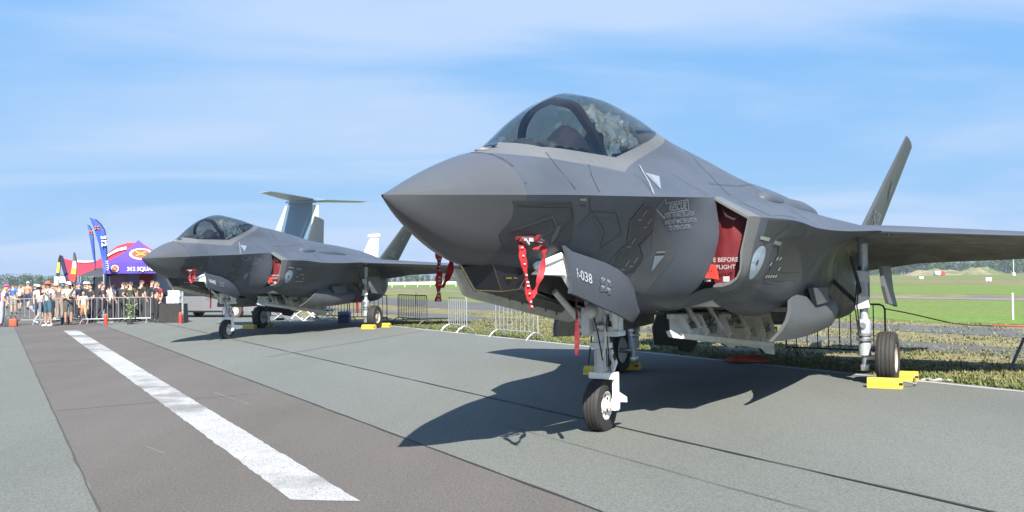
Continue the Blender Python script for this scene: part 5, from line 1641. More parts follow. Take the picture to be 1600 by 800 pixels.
def white_plane():
    c = at(583, 430, 92); c.z = 0
    o = empty('white_aircraft', c, math.atan2(.55, -.83), 'white aircraft behind the far jet, only its capped tail fin and rear body showing', 'airplane')
    WP = mat('white aircraft paint', (.78, .78, .75), rough=.35)
    m = MB(); m.grid([[(2.1, 0, 3.1), (1.2, .16, 3.1), (-.6, .03, 3.1), (-.6, -.03, 3.1), (1.2, -.16, 3.1), (2.1, 0, 3.1)], [(.35, 0, 6.0), (.1, .1, 6.0), (-.8, .02, 6.0), (-.8, -.02, 6.0), (.1, -.1, 6.0), (.35, 0, 6.0)]]); m.build('fin', WP, o, smooth=30, fixn=True)
    m = MB(); m.tube([(.62, 0, 6.1), (.5, 0, 6.12), (-.85, 0, 6.12), (-1.0, 0, 6.1)], [.06, .20, .20, .06], 12); m.build('fin_cap', mat('cream cap', (.80, .79, .70), rough=.4), o, smooth=50)
    m = MB(); m.box((-.2, -.1, 5.2), (.34, .02, .24)); m.build('fin_badge', mat('grey badge', (.4, .42, .45)), o)
    m = MB(); m.tube([(-2.2, 0, 3.0), (-1, 0, 2.9), (3, 0, 2.4), (10, 0, 2.2), (13, 0, 2.0), (14.5, 0, 1.8)], [.1, .35, .8, 1.0, .8, .1], 18); m.build('body', WP, o, smooth=40)
    for sd in (1, -1): m = MB(); m.prism([(.9, sd * .2, 3.2), (-.3, sd * 2.8, 3.3), (-1.1, sd * 2.8, 3.3), (-.9, sd * .2, 3.2)], (0, 0, .1)); m.build('tailplane', WP, o)
    m = MB(); m.prism([(8, -8, 2.9), (9, 0, 2.7), (8, 8, 2.9), (6.8, 8, 2.9), (6.5, 0, 2.7), (6.8, -8, 2.9)], (0, 0, .2)); m.build('wing', WP, o)
    for x, y in ((7.5, 1.4), (7.5, -1.4), (12.5, 0)):
        m = MB(); m.lathe([(.001, -.12), (.35, -.12), (.35, .12), (.001, .12)], (x, y, .35), (0, 1, 0), 12); m.build('wheel', BLACK, o)
        m = MB(); m.tube([(x, y, .35), (x, y * .9, 1.5)], .08, 6); m.build('strut', STEEL, o)
white_plane()
# silver estate car behind the far jet's nose gear
def car():
    c = gnd(329, 496.5); d = gnd(378, 498) - gnd(290, 495.5)
    o = empty('parked_car', c + Vector((0, .9, 0)), math.atan2(d.y, d.x) * .55, 'silver car parked behind the nose wheel of the far jet', 'car')
    SV = mat('silver car paint', (.42, .43, .46), rough=.25, metal=.6, coat=.5)
    SX = 1.28
    side = [(-2.25, .42), (-2.28, .8), (-2.15, 1.02), (-1.85, 1.36), (-1.2, 1.46), (.1, 1.44), (.75, 1.08), (1.75, .95), (2.15, .78), (2.22, .5), (2.15, .32), (1.75, .30), (1.72, .52), (1.55, .68), (1.25, .68), (1.08, .52), (1.05, .28), (-1.0, .28), (-1.03, .52), (-1.2, .68), (-1.5, .68), (-1.67, .52), (-1.7, .30), (-2.2, .32)]
    m = MB(); m.prism([(x * SX, -.86, z) for x, z in side], (0, 1.72, 0)); m.build('body', SV, o, smooth=30)
    GL = mat('car glass', (.03, .035, .04), rough=.08, spec=.8)
    for sd in (-1, 1):
        for q in ([(-1.75, 1.33), (-1.15, 1.40), (-1.15, 1.04), (-1.95, 1.04)], [(-1.05, 1.40), (-.05, 1.39), (-.05, 1.03), (-1.05, 1.04)], [(.03, 1.38), (.12, 1.37), (.62, 1.08), (.03, 1.03)]):
            m = MB(); m.prism([(x * SX, sd * .865, z) for x, z in q], (0, sd * .008, 0)); m.build('window', GL, o)
        for x0, x1 in ((-1.1 * SX, -.02), (0, 1.0 * SX)):
            m = MB(); m.box(((x0 + x1) / 2, sd * .868, .66), (x1 - x0 - .03, .012, .66)); d_ = m.build('door', SV, o)
            m = MB(); m.box((x0 + .18, sd * .88, .90), (.16, .02, .03)); m.build('handle', STEEL, d_)
        m = MB(); m.box((0, sd * .87, .30), (2.0, .02, .08)); m.build('sill', BLACKP, o)
        m = MB(); m.box((2.1 * SX, sd * .66, .74), (.18, .30, .12), None, .03); m.build('headlight', mat('lamp glass', (.7, .72, .75), rough=.1), o)
        m = MB(); m.box((-2.2 * SX, sd * .7, .85), (.1, .2, .22), None, .02); m.build('tail_light', mat('lamp red', (.5, .02, .02), rough=.2), o)
        for x in (-1.35 * SX, 1.40 * SX):
            w = MB(); w.lathe([(.20, -.1), (.33, -.1), (.335, 0), (.33, .1), (.20, .1)], (x, sd * .78, .335), (0, 1, 0), 22); wo = w.build('wheel', mat('dusty tyre', (.09, .06, .045), rough=.8), o, smooth=40)
            w = MB(); w.lathe([(.001, .085), (.08, .09), (.20, .085), (.215, .11)], (x, sd * .78, .335), (0, sd, 0), 22); w.build('hub_cap', mat('hub silver', (.62, .62, .62), rough=.3, metal=.4), wo, smooth=40)
            w = MB()
            for k in range(5):
                t = k * 1.2566; w.sphere((x + .13 * math.cos(t), sd * .865, .335 + .13 * math.sin(t)), .03, 6, 4, (1, .3, 1))
            w.build('hub_slots', BLACKP, wo)
    m = MB(); m.prism([(.14 * SX, -.72, 1.40), (.72 * SX, -.78, 1.09), (.72 * SX, .78, 1.09), (.14 * SX, .72, 1.40)], (.012, 0, .02)); m.build('windscreen', GL, o)
car()
# cooler box and folding stands beyond the far jet
c = gnd(536, 505.5)
o = empty('cool_box', c, -.1, 'dark blue cool box with light blue lid standing under the far jet', 'cool box')
m = MB(); m.box((0, .2, .17), (.46, .32, .34), None, .03); m.build('tub', mat('navy plastic', (.015, .03, .12), rough=.4), o)
m = MB(); m.box((0, .2, .40), (.48, .34, .12), None, .03); m.build('lid', mat('sky blue plastic', (.18, .32, .52), rough=.4), o)
m = MB(); m.tube([(-.23, .2, .36), (-.15, .2, .485), (.15, .2, .485), (.23, .2, .36)], .012, 6); m.build('handle', BLACKP, o)
WT = mat('white tube', (.70, .71, .70), rough=.35)
for i, px in enumerate((438, 462, 486, 508)):
    c = gnd(px, 503.5 - i * .8)
    o = empty('folding_stand', c, .3 - .2 * i, ('leftmost', 'second', 'third', 'rightmost')[i] + ' white tubular folding stand under the belly of the far jet', 'stand', 'white folding stands')
    for y in (0, .45):
        m = MB(); m.tube([(-.35, y, 0), (.25, y, .48)], .018, 6); m.build('leg', WT, o); m = MB(); m.tube([(.35, y, 0), (-.25, y, .48)], .018, 6); m.build('leg', WT, o)
    m = MB(); m.tube([(-.3, 0, .48), (.3, 0, .48), (.3, .45, .48), (-.3, .45, .48), (-.3, 0, .48)], .018, 6); m.build('top_rail', WT, o)
    m = MB(); m.box((0, .22, .44 if i % 2 else .12), (.34, .3, .10), None, .02); m.build('tray', mat('grey tray', (.3, .31, .31) if i % 2 else (.06, .06, .07), rough=.5), o)
# red cloth bundle under the near jet
m = MB(); P = []
for i in range(15):
    t = i / 14
    P.append([Vector((t * .95 - .47 + wrinkle((t, k, 3), .03, 3), .14 * math.sin(math.pi * t) ** .6 * math.cos(a), .02 + max(0, .11 * math.sin(math.pi * t) ** .7 * math.sin(a)) * (1 + wrinkle((t * 3, k, 1), .9, 2)))) for k, a in enumerate([k * 2 * math.pi / 12 for k in range(13)])])
m.grid(P)
o = m.build('cloth_bundle', mat('orange red cloth', (.45, .06, .03), rough=.8, var=.2, scale=8), smooth=50, fixn=True)
p = gnd(1166, 568); o.location = (p.x, p.y, .02); o.rotation_euler = (0, 0, -.45)
tag(o, 'orange red cloth bundle lying on the edge line behind the open bay', 'cloth')
# ------------------------------------------------------------------ steel crowd barriers
GALV = mat('galvanised tube', (.36, .385, .395), rough=.38, metal=.45, var=.1, scale=12)
DARKT = mat('dark steel tube', (.07, .065, .06), rough=.5, metal=.4, var=.2, scale=12)
def barrier(p0, p1, m_, label, group, nb=None, h=1.08, foot=.30, leg_bottom=.16, rt=.019):
    p0, p1 = Vector(p0), Vector(p1)
    d = p1 - p0; L = d.length
    o = empty('crowd_barrier', ((p0.x + p1.x) / 2, (p0.y + p1.y) / 2, .02), math.atan2(d.y, d.x), label, 'barrier', group)
    a = L / 2 - .04
    m = MB()
    c = .10
    pts = [(-a, 0, leg_bottom)]
    pts += [(-a, 0, h - c), (-a + c * .3, 0, h - c * .3), (-a + c, 0, h), (a - c, 0, h), (a - c * .3, 0, h - c * .3), (a, 0, h - c), (a, 0, leg_bottom)]
    m.tube(pts, rt, 7); m.tube([(-a, 0, leg_bottom + .04), (a, 0, leg_bottom + .04)], rt, 7)
    m.build('frame', m_, o, smooth=40)
    nb = nb or max(5, int(L / .21))
    bar = None
    for k in range(1, nb):
        x = -a + 2 * a * k / nb
        if bar is None:
            b = MB(); b.tube([(0, 0, leg_bottom + .04), (0, 0, h - .005)], rt * .62, 5, False); bar = b.build('bar', m_, o, smooth=40)
        else:
            c_ = bar.copy(); COL.objects.link(c_); c_.parent = o; bar_ = c_
        (bar if k == 1 else bar_).location = (x, 0, 0)
    for x in (-a + .12, a - .12):
        f = MB(); f.tube([(x, -foot, 0), (x, -foot * .72, .10), (x, -foot * .3, leg_bottom + .02), (x, 0, leg_bottom + .04), (x, foot * .3, leg_bottom + .02), (x, foot * .72, .10), (x, foot, 0)], rt * .95, 6); f.build('foot', m_, o, smooth=40)
    return o
BG1 = 'grey steel barriers in front of the crowd'
def gp(x, y): return gnd(x, y)
barrier(gp(-8, 509), gp(63, 508), GALV, 'grey steel barrier at the left edge, before the person in the pink cap', BG1)
barrier(gp(62, 508), gp(136, 507), GALV, 'middle grey steel barrier, before the man in the red hat', BG1)
barrier(gp(133, 507), gp(237, 505), GALV, 'grey steel barrier in front of the purple tent', BG1)
barrier(gp(80, 503), gp(120, 499), GALV, 'grey steel barrier set at an angle behind the front row', BG1)
BG2 = 'steel barriers along the grass beyond the edge line'
for (a, b, m_, lab) in (((545, 503.5), (606, 504.5), DARKT, 'dark steel barrier behind the main wheel of the far jet'),
                        ((486, 500), (544, 502), DARKT, 'dark steel barrier behind the blue cool box'),
                        ((622, 504), (668, 510), DARKT, 'dark steel barrier right of the far jet, near the yellow chock'),
                        ((701, 516.5), (730, 521), GALV, 'light steel barrier seen almost end on, left of the dangling red streamer'),
                        ((774, 526.5), (842, 533), GALV, 'light steel barrier below the open nose door of the near jet'),
                        ((1226, 559), (1388, 567), DARKT, 'dark steel barrier behind the port main leg of the near jet')):
    barrier(gp(*a), gp(*b), m_, lab, BG2)
# rope line to the right of the last barrier
a = gp(1384, 567); b = gp(1612, 571)
rope = empty('barrier_rope', a, 0, 'drooping rope, dark then red, running right from the dark barrier', 'rope')
P = []
for k in range(25):
    t = k / 24; q = a.lerp(b, t); P.append((q.x - a.x, q.y - a.y, 1.02 - .34 * (1 - (1 - t) ** 2.0) + .02 * math.sin(9 * t)))
m = MB(); m.tube(P[:19], .012, 6); m.build('dark_rope', mat('dark rope', (.04, .03, .03), rough=.9), rope, smooth=60)
m = MB(); m.tube(P[18:], .013, 6); m.build('red_rope', RED, rope, smooth=60)
p = gp(1578, 578)
o = empty('leaning_stake', p, 0, 'dark stake leaning in the grass at the right edge', 'stake')
m = MB(); m.tube([(0, 0, 0), (.42, .3, .5)], .028, 7); m.build('shaft', DARKT, o); m = MB(); m.sphere((.42, .3, .5), .035, 7, 5); m.build('knob', DARKT, o)

# ------------------------------------------------------------------ tents, flags, stall
PURP = mat('purple tent cloth', (.085, .045, .34), rough=.75, var=.08, scale=3, bump=.2, bscale=3)
REDT = mat('red tent cloth', (.42, .025, .05), rough=.75, var=.1, scale=.8, bump=.2, bscale=2)
DKT = mat('dark awning cloth', (.045, .045, .055), rough=.8, var=.2, scale=2)
BLUEF = mat('blue flag cloth', (.035, .08, .42), rough=.7, var=.1, scale=3)
NAVY = mat('navy edge', (.01, .012, .04), rough=.8)
EMB_R = mat('emblem brown red', (.30, .07, .045), rough=.8)
EMB_Y = mat('emblem orange', (.75, .38, .06), rough=.8)
CW = mat('white cloth print', (.78, .78, .76), rough=.8)
Y0 = 41.5
S_ = lambda px: pxh(Y0)
tent = empty('canopy_tent', at(217, 503, Y0 + 1.4) * 1, R(22.4), 'purple pointed canopy tent lettered 312 SQUADRON beside the far jet nose', 'tent')
tl = tent.location; tent.location = (tl.x, tl.y, .016)
hw = 51 * pxh(Y0)
m = MB()
ez, pz, vz = 2.62, 3.72, 2.12
F = [(-hw, -hw, ez), (hw, -hw, ez), (hw, hw, ez), (-hw, hw, ez)]
for i in range(4):
    a, b = Vector(F[i]), Vector(F[(i + 1) % 4]); ap = Vector((0, 0, pz))
    P = []
    for v in steps(0, 1, 10):
        P.append([(a.lerp(b, u)).lerp(ap, v) + Vector((0, 0, -.16 * math.sin(math.pi * v) * (1 - .3 * abs(u - .5)))) for u in steps(0, 1, 8)])
    m.grid(P)
m.build('roof', PURP, tent, smooth=50, fixn=True)
for i in range(4):
    a, b = Vector(F[i]), Vector(F[(i + 1) % 4])
    m = MB(); m.grid([[a.lerp(b, u) + Vector((0, 0, -(ez - vz) * v)) + Vector((0, -.03, 0)) * math.sin(u * 19) * v for u in steps(0, 1, 16)] for v in steps(0, 1, 3)]); m.build('valance', PURP, tent, smooth=60)
for x, y in ((-hw, -hw), (hw, -hw), (hw, hw), (-hw, hw)):
    m = MB(); m.box((x * .98, y * .98, ez / 2), (.05, .05, ez)); m.build('pole', GALV, tent)
def ring_disc(parent, c, r, ux, uy, nrm, tilt_name, sq=1.0):
    c = Vector(c); ux = Vector(ux); uy = Vector(uy); nrm = Vector(nrm)
    def disc(rr, k, name, mt):
        mm = MB(); n = 28
        mm.add([c + nrm * k + ux * rr * math.cos(t * 2 * math.pi / n) + uy * rr * sq * math.sin(t * 2 * math.pi / n) for t in range(n)], [tuple(range(n))]); mm.build(name, mt, parent)
    disc(r, .012, tilt_name + '_ring', CW); disc(r * .80, .020, tilt_name + '_disc', EMB_R)
    for s in (1, -1):
        mm = MB(); q = []
        for a_, w in ((-.62, .07), (0, .10), (.62, .04)): q.append((a_, w))
        up = [c + nrm * .028 + (ux * (a_ * .7) + uy * sq * s * (a_ * .6)) * r + (uy * w) * r for a_, w in q]
        dn = [c + nrm * .028 + (ux * (a_ * .7) + uy * sq * s * (a_ * .6)) * r - (uy * w) * r for a_, w in q]
        mm.grid([up, dn]); mm.build(tilt_name + '_mark', EMB_Y, parent)
sl = Vector((0, hw, pz - ez)).normalized(); nr = Vector((0, -(pz - ez), hw)).normalized()
ring_disc(tent, (.10, -hw * .52, ez + (pz - ez) * .48 - .12), .50, (1, 0, 0), sl, nr, 'roof_emblem', .9)
ring_disc(tent, (-hw + .50, -hw - .03, 2.35), .16, (1, 0, 0), (0, 0, 1), (0, -1, 0), 'valance_emblem')
v, f = text_mesh('312 SQUADRON', .25, .007)
m = MB(); m.add([(-hw + 1.0 + a * .95, -hw - .06, 2.24 + b) for a, b in v], f); m.build('valance_lettering', CW, tent)
# tent back wall and banners inside
m = MB(); m.box((0, hw * .96, 1.2), (2 * hw - .1, .03, 2.0)); m.build('back_wall', mat('pale inner wall', (.35, .30, .50), rough=.8), tent)
for x, c_ in ((-.9, (.50, .30, .42)), (.35, (.35, .03, .05)), (1.1, (.45, .50, .56))):
    m = MB(); m.box((x, hw * .92, 1.35), (.6, .02, 1.5)); m.build('banner', mat('banner %.2f' % c_[0], c_, rough=.8), tent)
# red stretched pavilion behind
def pavilion():
    o = empty('red_pavilion', at(150, 500, 50), 0, 'red stretched pavilion with white ridge trim rising behind the purple tent', 'tent')
    o.location = (o.location.x, o.location.y, .016); b = o.location
    ridge = [(96, 402), (104, 405), (113, 407), (122, 408), (135, 409), (150, 408), (162, 401), (172, 392), (184, 384), (198, 380), (212, 379), (226, 382), (240, 392), (252, 408)]
    low = [(109, 440), (113, 438), (118, 434), (124, 430), (135, 426), (150, 425), (162, 424), (172, 424), (184, 424), (198, 424), (212, 424), (226, 424), (240, 426), (256, 428)]
    R1 = [at(x, y, 49.5) - b for x, y in ridge]; L1_ = [at(x, y, 47) - b for x, y in low]; L2_ = [at(x, y + 2, 55) - b for x, y in low]
    P = [[L1_[i].lerp(R1[i], v) + Vector((0, 0, -.10 * math.sin(math.pi * v))) for i in range(len(R1))] for v in steps(0, 1, 7)]
    m = MB(); m.grid(P); m.build('front_sheet', REDT, o, smooth=60, fixn=True)
    m = MB(); m.grid([[L2_[i].lerp(R1[i], v) + Vector((0, 0, -.10 * math.sin(math.pi * v))) for i in range(len(R1))] for v in steps(0, 1, 7)]); m.build('rear_sheet', REDT, o, smooth=60, fixn=True)
    def trim(ids, dv, w):
        mm = MB(); A = []; B = []
        for i in ids:
            q = R1[i].lerp(L1_[i], dv); q2 = R1[i].lerp(L1_[i], dv + w)
            A.append(q + Vector((0, -.06, .05))); B.append(q2 + Vector((0, -.06, .02)))
        mm.grid([A, B]); mm.build('white_trim', CW, o, smooth=60)
    trim(range(3, 6), .0, .10); trim(range(6, 10), .16, .08)
    m = MB(); m.tube([R1[0] + Vector((-.02, 0, 0)), L1_[0] + Vector((-.03, 0, -.2)), Vector((L1_[0].x + .15, L1_[0].y, 0))], [.11, .10, .05], 8); m.build('corner_pole', NAVY, o, smooth=60)
    for x, y in ((1.8, 0), (3.2, 2), (.4, 1)): m = MB(); m.tube([(x, y, 0), (x, y, 2.4)], .05, 8); m.build('pole', GALV, o)
pavilion()
# small dark awning left of the purple tent
o = empty('dark_awning', at(146, 503, 43.5), 0, 'small dark grey awning between the red pavilion and the purple tent', 'awning')
o.location = (o.location.x, o.location.y, .016); b = o.location
ap = at(157, 417, 43.5) - b; c1, c2, c3, c4 = [at(*q) - b for q in ((122, 431, 42.2), (172, 432, 42.2), (176, 432, 45.2), (126, 431, 45.2))]
m = MB(); m.add([ap, c1, c2, c3, c4], [(0, 1, 2), (0, 2, 3), (0, 3, 4), (0, 4, 1)]); m.build('cover', DKT, o, fixn=True)
for c_ in (c1, c2, c3, c4): m = MB(); m.tube([(c_.x, c_.y, 0), (c_.x, c_.y, c_.z)], .03, 6); m.build('pole', GALV, o)
m = MB(); m.box((c1.x + .8, c1.y + 2.6, 1.15), (2.6, .05, 1.7)); m.build('back_sheet', mat('white back sheet', (.55, .56, .58), rough=.8), o)
# feather flags
def feather(name, label, group, Y, base, outline, stripes, mt, pole_top, text=None, emb=None):
    B = at(base, 505, Y); o = empty(name, (B.x, B.y, .016), 0, label, 'feather flag', group)
    b = o.location
    pts = [at(x, y, Y) - b for x, y in outline]
    wav = lambda p: Vector((p.x, .06 * math.sin(p.z * 3.0 + p.x * 4), p.z))
    cx = sum((p for p in pts), Vector()) / len(pts)
    # strips of cloth from pole edge to free edge
    n = len(pts) // 2
    Lf, Rt = pts[:n], pts[n:][::-1]
    rows = [[wav(l.lerp(r, u)) for u in steps(0, 1, 6)] for l, r in zip(Lf, Rt)]
    k = len(rows)
    cuts = [0] + [int(s * (k - 1)) for s, _ in stripes] + [k - 1]
    mts = [mt] + [q for _, q in stripes]
    for i in range(len(cuts) - 1):
        if cuts[i + 1] <= cuts[i]: continue
        m = MB(); m.grid(rows[cuts[i]:cuts[i + 1] + 1]); m.grid([[q + Vector((0, .012, 0)) for q in r][::-1] for r in rows[cuts[i]:cuts[i + 1] + 1]])
        m.build('cloth', mts[i], o, smooth=60)
    m = MB(); m.tube([(0, 0, 0), (0, 0, pole_top * .5)] + [wav(p) for p in Rt[::-1]], .022, 6); m.build('pole', NAVY if mt is not BLUEF else NAVY, o, smooth=60)
    m = MB(); m.box((0, 0, .03), (.7, .08, .05)); m.box((0, 0, .03), (.08, .7, .05)); m.build('ground_cross', GALV, o)
    if emb:
        q = wav(at(emb[0], emb[1], Y) - b)
        for s in (1, -1):
            mm = MB(); mm.box((q.x, q.y - .04, q.z), (.24, .01, .06), Matrix.Rotation(s * .7, 3, 'Y')); mm.build('emblem', mat('emblem bright orange', (.38, .12, .05), rough=.8), o)
    if text:
        q = wav(at(text[1], text[2], Y) - b)
        v, f = text_mesh(text[0], text[3], .012)
        m = MB(); ca, sa = math.cos(text[4]), math.sin(text[4]); m.add([(q.x + a * ca - bb * sa, q.y - .06, q.z + a * sa + bb * ca) for a, bb in v], f); m.build('lettering', CW, o)
        q = wav(at(164.5, 408, Y) - b); v, f = dash_mesh(5, .15, 9)
        m = MB(); m.add([(q.x + a * ca - bb * sa, q.y - .06, q.z + a * sa + bb * ca) for a, bb in v], f); m.build('lettering', CW, o)
    return o
FG = 'feather flags by the tents'
feather('feather_flag', 'tall blue feather flag lettered 312 with an orange emblem, left of the purple tent', FG, 38.8, 165,
        [(140.5, 339.5), (144, 348), (148, 358), (151, 370), (154, 382), (156, 394), (158, 406), (160, 416), (163, 426), (165.5, 427), (166, 417), (166.5, 406), (167, 394), (167, 382), (166.5, 370), (164, 359), (158, 350), (150, 343)], [], BLUEF, 3.4, ('312', 159.5, 369, .30, R(-84)), (153, 356))
feather('feather_flag', 'narrower blue feather flag just behind the tall blue one', FG, 43, 147,
        [(136.5, 350.5), (138, 358), (140, 367), (142, 378), (143.5, 390), (144.5, 402), (145.5, 412), (148, 413), (148, 402), (148, 390), (147.5, 378), (146, 367), (143, 358), (139, 352)], [], BLUEF, 3.0, None, (142.5, 363))
BKF = mat('black flag cloth', (.02, .02, .022), rough=.8); YF = mat('yellow flag cloth', (.70, .48, .04), rough=.8); RF = mat('red flag cloth', (.50, .04, .03), rough=.8)
feather('feather_flag', 'black, yellow and red feather flag furthest left, beside the red pavilion', FG, 47, 91,
        [(94, 398), (91, 403), (89.5, 410), (88.5, 418), (88, 426), (88, 432), (92, 432), (92.5, 426), (93, 418), (94, 410), (95, 403), (95.6, 399)], [(.45, YF), (.8, BKF)], BKF, 2.0)
feather('feather_flag', 'grey topped feather flag with yellow and red foot before the red pavilion', FG, 44, 117,
        [(115, 393.5), (113.5, 400), (113, 408), (112, 418), (111, 428), (110, 440), (118.5, 440), (119, 428), (119, 418), (118.8, 408), (118, 400), (116.5, 395)], [(.42, CW), (.62, YF), (.82, RF)], mat('grey flag cloth', (.10, .09, .10), rough=.8), 2.0)
# little white sign board and poles
o = empty('sign_board', at(95, 500, 52), 0, 'small pale blue and white sign board above the crowd', 'sign'); o.location.z = .016
q = at(95, 437, 52) - o.location
m = MB(); m.box((q.x, 0, q.z), (.75, .05, .36)); m.build('board', mat('pale sign', (.55, .66, .74), rough=.6), o)
m = MB(); m.box((q.x, -.03, q.z + .06), (.7, .02, .14)); m.build('sign_stripe', CW, o)
for x in (-.3, .3): m = MB(); m.tube([(q.x + x, 0, 0), (q.x + x, 0, q.z)], .025, 6); m.build('post', GALV, o)
# tall pale pole with red foot, table with black cloth, white boxes, extinguishers
p = gp(285.5, 505.5); o = empty('sign_pole', p, 0, 'pale square post standing at the right end of the black table', 'post')
m = MB(); m.box((0, 0, .78), (.07, .05, 1.52), None, .006); m.build('shaft', GALV, o); m = MB(); m.box((0, 0, .03), (.30, .30, .04)); m.build('foot', DARKT, o)
p = gp(266, 505); o = empty('draped_table', p + Vector((0, .35, 0)), -.06, 'table under a black cloth beneath the nose of the far jet', 'table')
m = MB(); P = []
for z, k in ((.80, 1), (.79, 1.0), (.5, 1.03), (.2, 1.06), (.01, 1.09)):
    P.append([(x * k, y * k + (.02 * math.sin(x * 23) if z < .6 else 0), z) for x, y in [(-.45 + .1 * i, -.33) for i in range(10)] + [(.47, -.25 + .1 * i) for i in range(7)] + [(.45 - .1 * i, .36) for i in range(10)] + [(-.47, .33 - .1 * i) for i in range(7)] + [(-.45, -.33)]])
m.grid(P); m.add(P[0][:-1], [tuple(range(len(P[0]) - 1))]); m.build('cloth', mat('black table cloth', (.028, .026, .025), rough=.9, var=.2, scale=4), o, smooth=45, fixn=True)
m = MB(); m.box((0, 0, .78), (.9, .66, .03)); m.build('table_top', DARKT, o)
WBX = mat('white carton', (.74, .75, .76), rough=.6, var=.04, scale=5)
TB = p + Vector((0, .35, 0))
for i, (dx, z, s, lab) in enumerate(((-.02, .81, (.54, .4, .27), 'lower white box on the black table under the far jet nose'), (.02, 1.085, (.50, .38, .25), 'upper white box stacked on the black table under the far jet nose'))):
    c = empty('carton', TB + Vector((dx + .08, 0, z + .02)), -.06, lab, 'box', 'white boxes on the black table')
    m = MB(); m.box((0, 0, s[2] / 2), s, None, .01); m.build('box_body', WBX, c); m = MB(); m.box((0, 0, s[2] - .02), (s[0] + .02, s[1] + .02, .045), None, .008); m.build('lid', WBX, c)
    m = MB(); m.box((0, -s[1] / 2 - .003, s[2] * .45), (s[0] * .3, .004, s[2] * .3)); m.build('paper_label', mat('grey label', (.5, .52, .55), rough=.7), c)
def extinguisher(p, lab):
    o = empty('fire_extinguisher', p, 0, lab, 'extinguisher', 'red fire extinguishers')
    m = MB(); m.lathe([(.001, 0), (.06, 0), (.065, .03), (.065, .40), (.05, .45), (.025, .48), (.001, .48)], (0, 0, 0), (0, 0, 1), 16); m.build('cylinder', mat('extinguisher red', (.50, .045, .03), rough=.4), o, smooth=40)
    m = MB(); m.box((0, 0, .52), (.05, .03, .06)); m.tube([(0, 0, .53), (.10, 0, .56)], .012, 6); m.build('valve', BLACKP, o)
    m = MB(); m.tube([(.02, -.02, .50), (.12, -.03, .40), (.11, -.04, .15)], .014, 6); m.build('hose', BLACKP, o)
extinguisher(gp(281.8, 506), 'red fire extinguisher by the black table')
extinguisher(gp(165.5, 509), 'red fire extinguisher at the foot of the tall blue flag')
# black bar counter in the tent, dark bags by the barrier
o = empty('bar_counter', gp(206, 500), -.05, 'long black counter under the purple tent behind the barrier', 'counter')
m = MB(); m.box((0, 0, .5), (2.3, .5, 1.0), None, .02); m.build('front', DKT, o); m = MB(); m.box((0, 0, 1.02), (2.4, .6, .05), None, .01); m.build('counter_top', BLACKP, o)
BG = 'bags on the ground by the left barrier'
for px, py, c_, lab in ((13, 511, (.05, .05, .06), 'dark bag on the ground beside the person in the pink cap'), (21, 511, (.32, .08, .04), 'orange red bag on the ground by the left barrier'), (102, 508, (.05, .05, .05), 'black camera bag at the feet of the man in beige')):
    o = empty('bag', gp(px, py), .2, lab, 'bag', BG)
    m = MB(); m.box((0, 0, .17), (.30, .24, .34), None, .09); m.build('pouch', mat('bag cloth %.2f' % c_[0], c_, rough=.8), o, smooth=60)
    m = MB(); m.tube([(-.12, 0, .34), (-.06, 0, .46), (.06, 0, .46), (.12, 0, .34)], .014, 6); m.build('strap', BLACKP, o)
o = empty('potted_plant', gp(203, 507.5), 0, 'low pale green bushy plant standing against the barrier', 'plant')
m = MB(); rr = random.Random(3)
for k in range(90):
    a = rr.uniform(0, 6.28); z = rr.uniform(.25, .85); r_ = .22 * rr.random() + .05; c = Vector((math.cos(a) * r_, math.sin(a) * r_, z)); u = Vector((rr.gauss(0, 1), rr.gauss(0, 1), rr.gauss(0, 1))).normalized() * .09; w = u.cross(Vector((.3, .2, 1))).normalized() * .04
    m.add([c - u, c + w, c + u, c - w], [(0, 1, 2, 3)])
m.build('foliage', mat('pale foliage', (.20, .26, .12), rough=.7, var=.3, scale=9), o)
m = MB(); m.lathe([(.001, 0), (.10, 0), (.14, .26), (.12, .26)], (0, 0, 0), (0, 0, 1), 14); m.build('pot', DARKT, o, smooth=40)
# tufted weeds? none: the apron is clean here

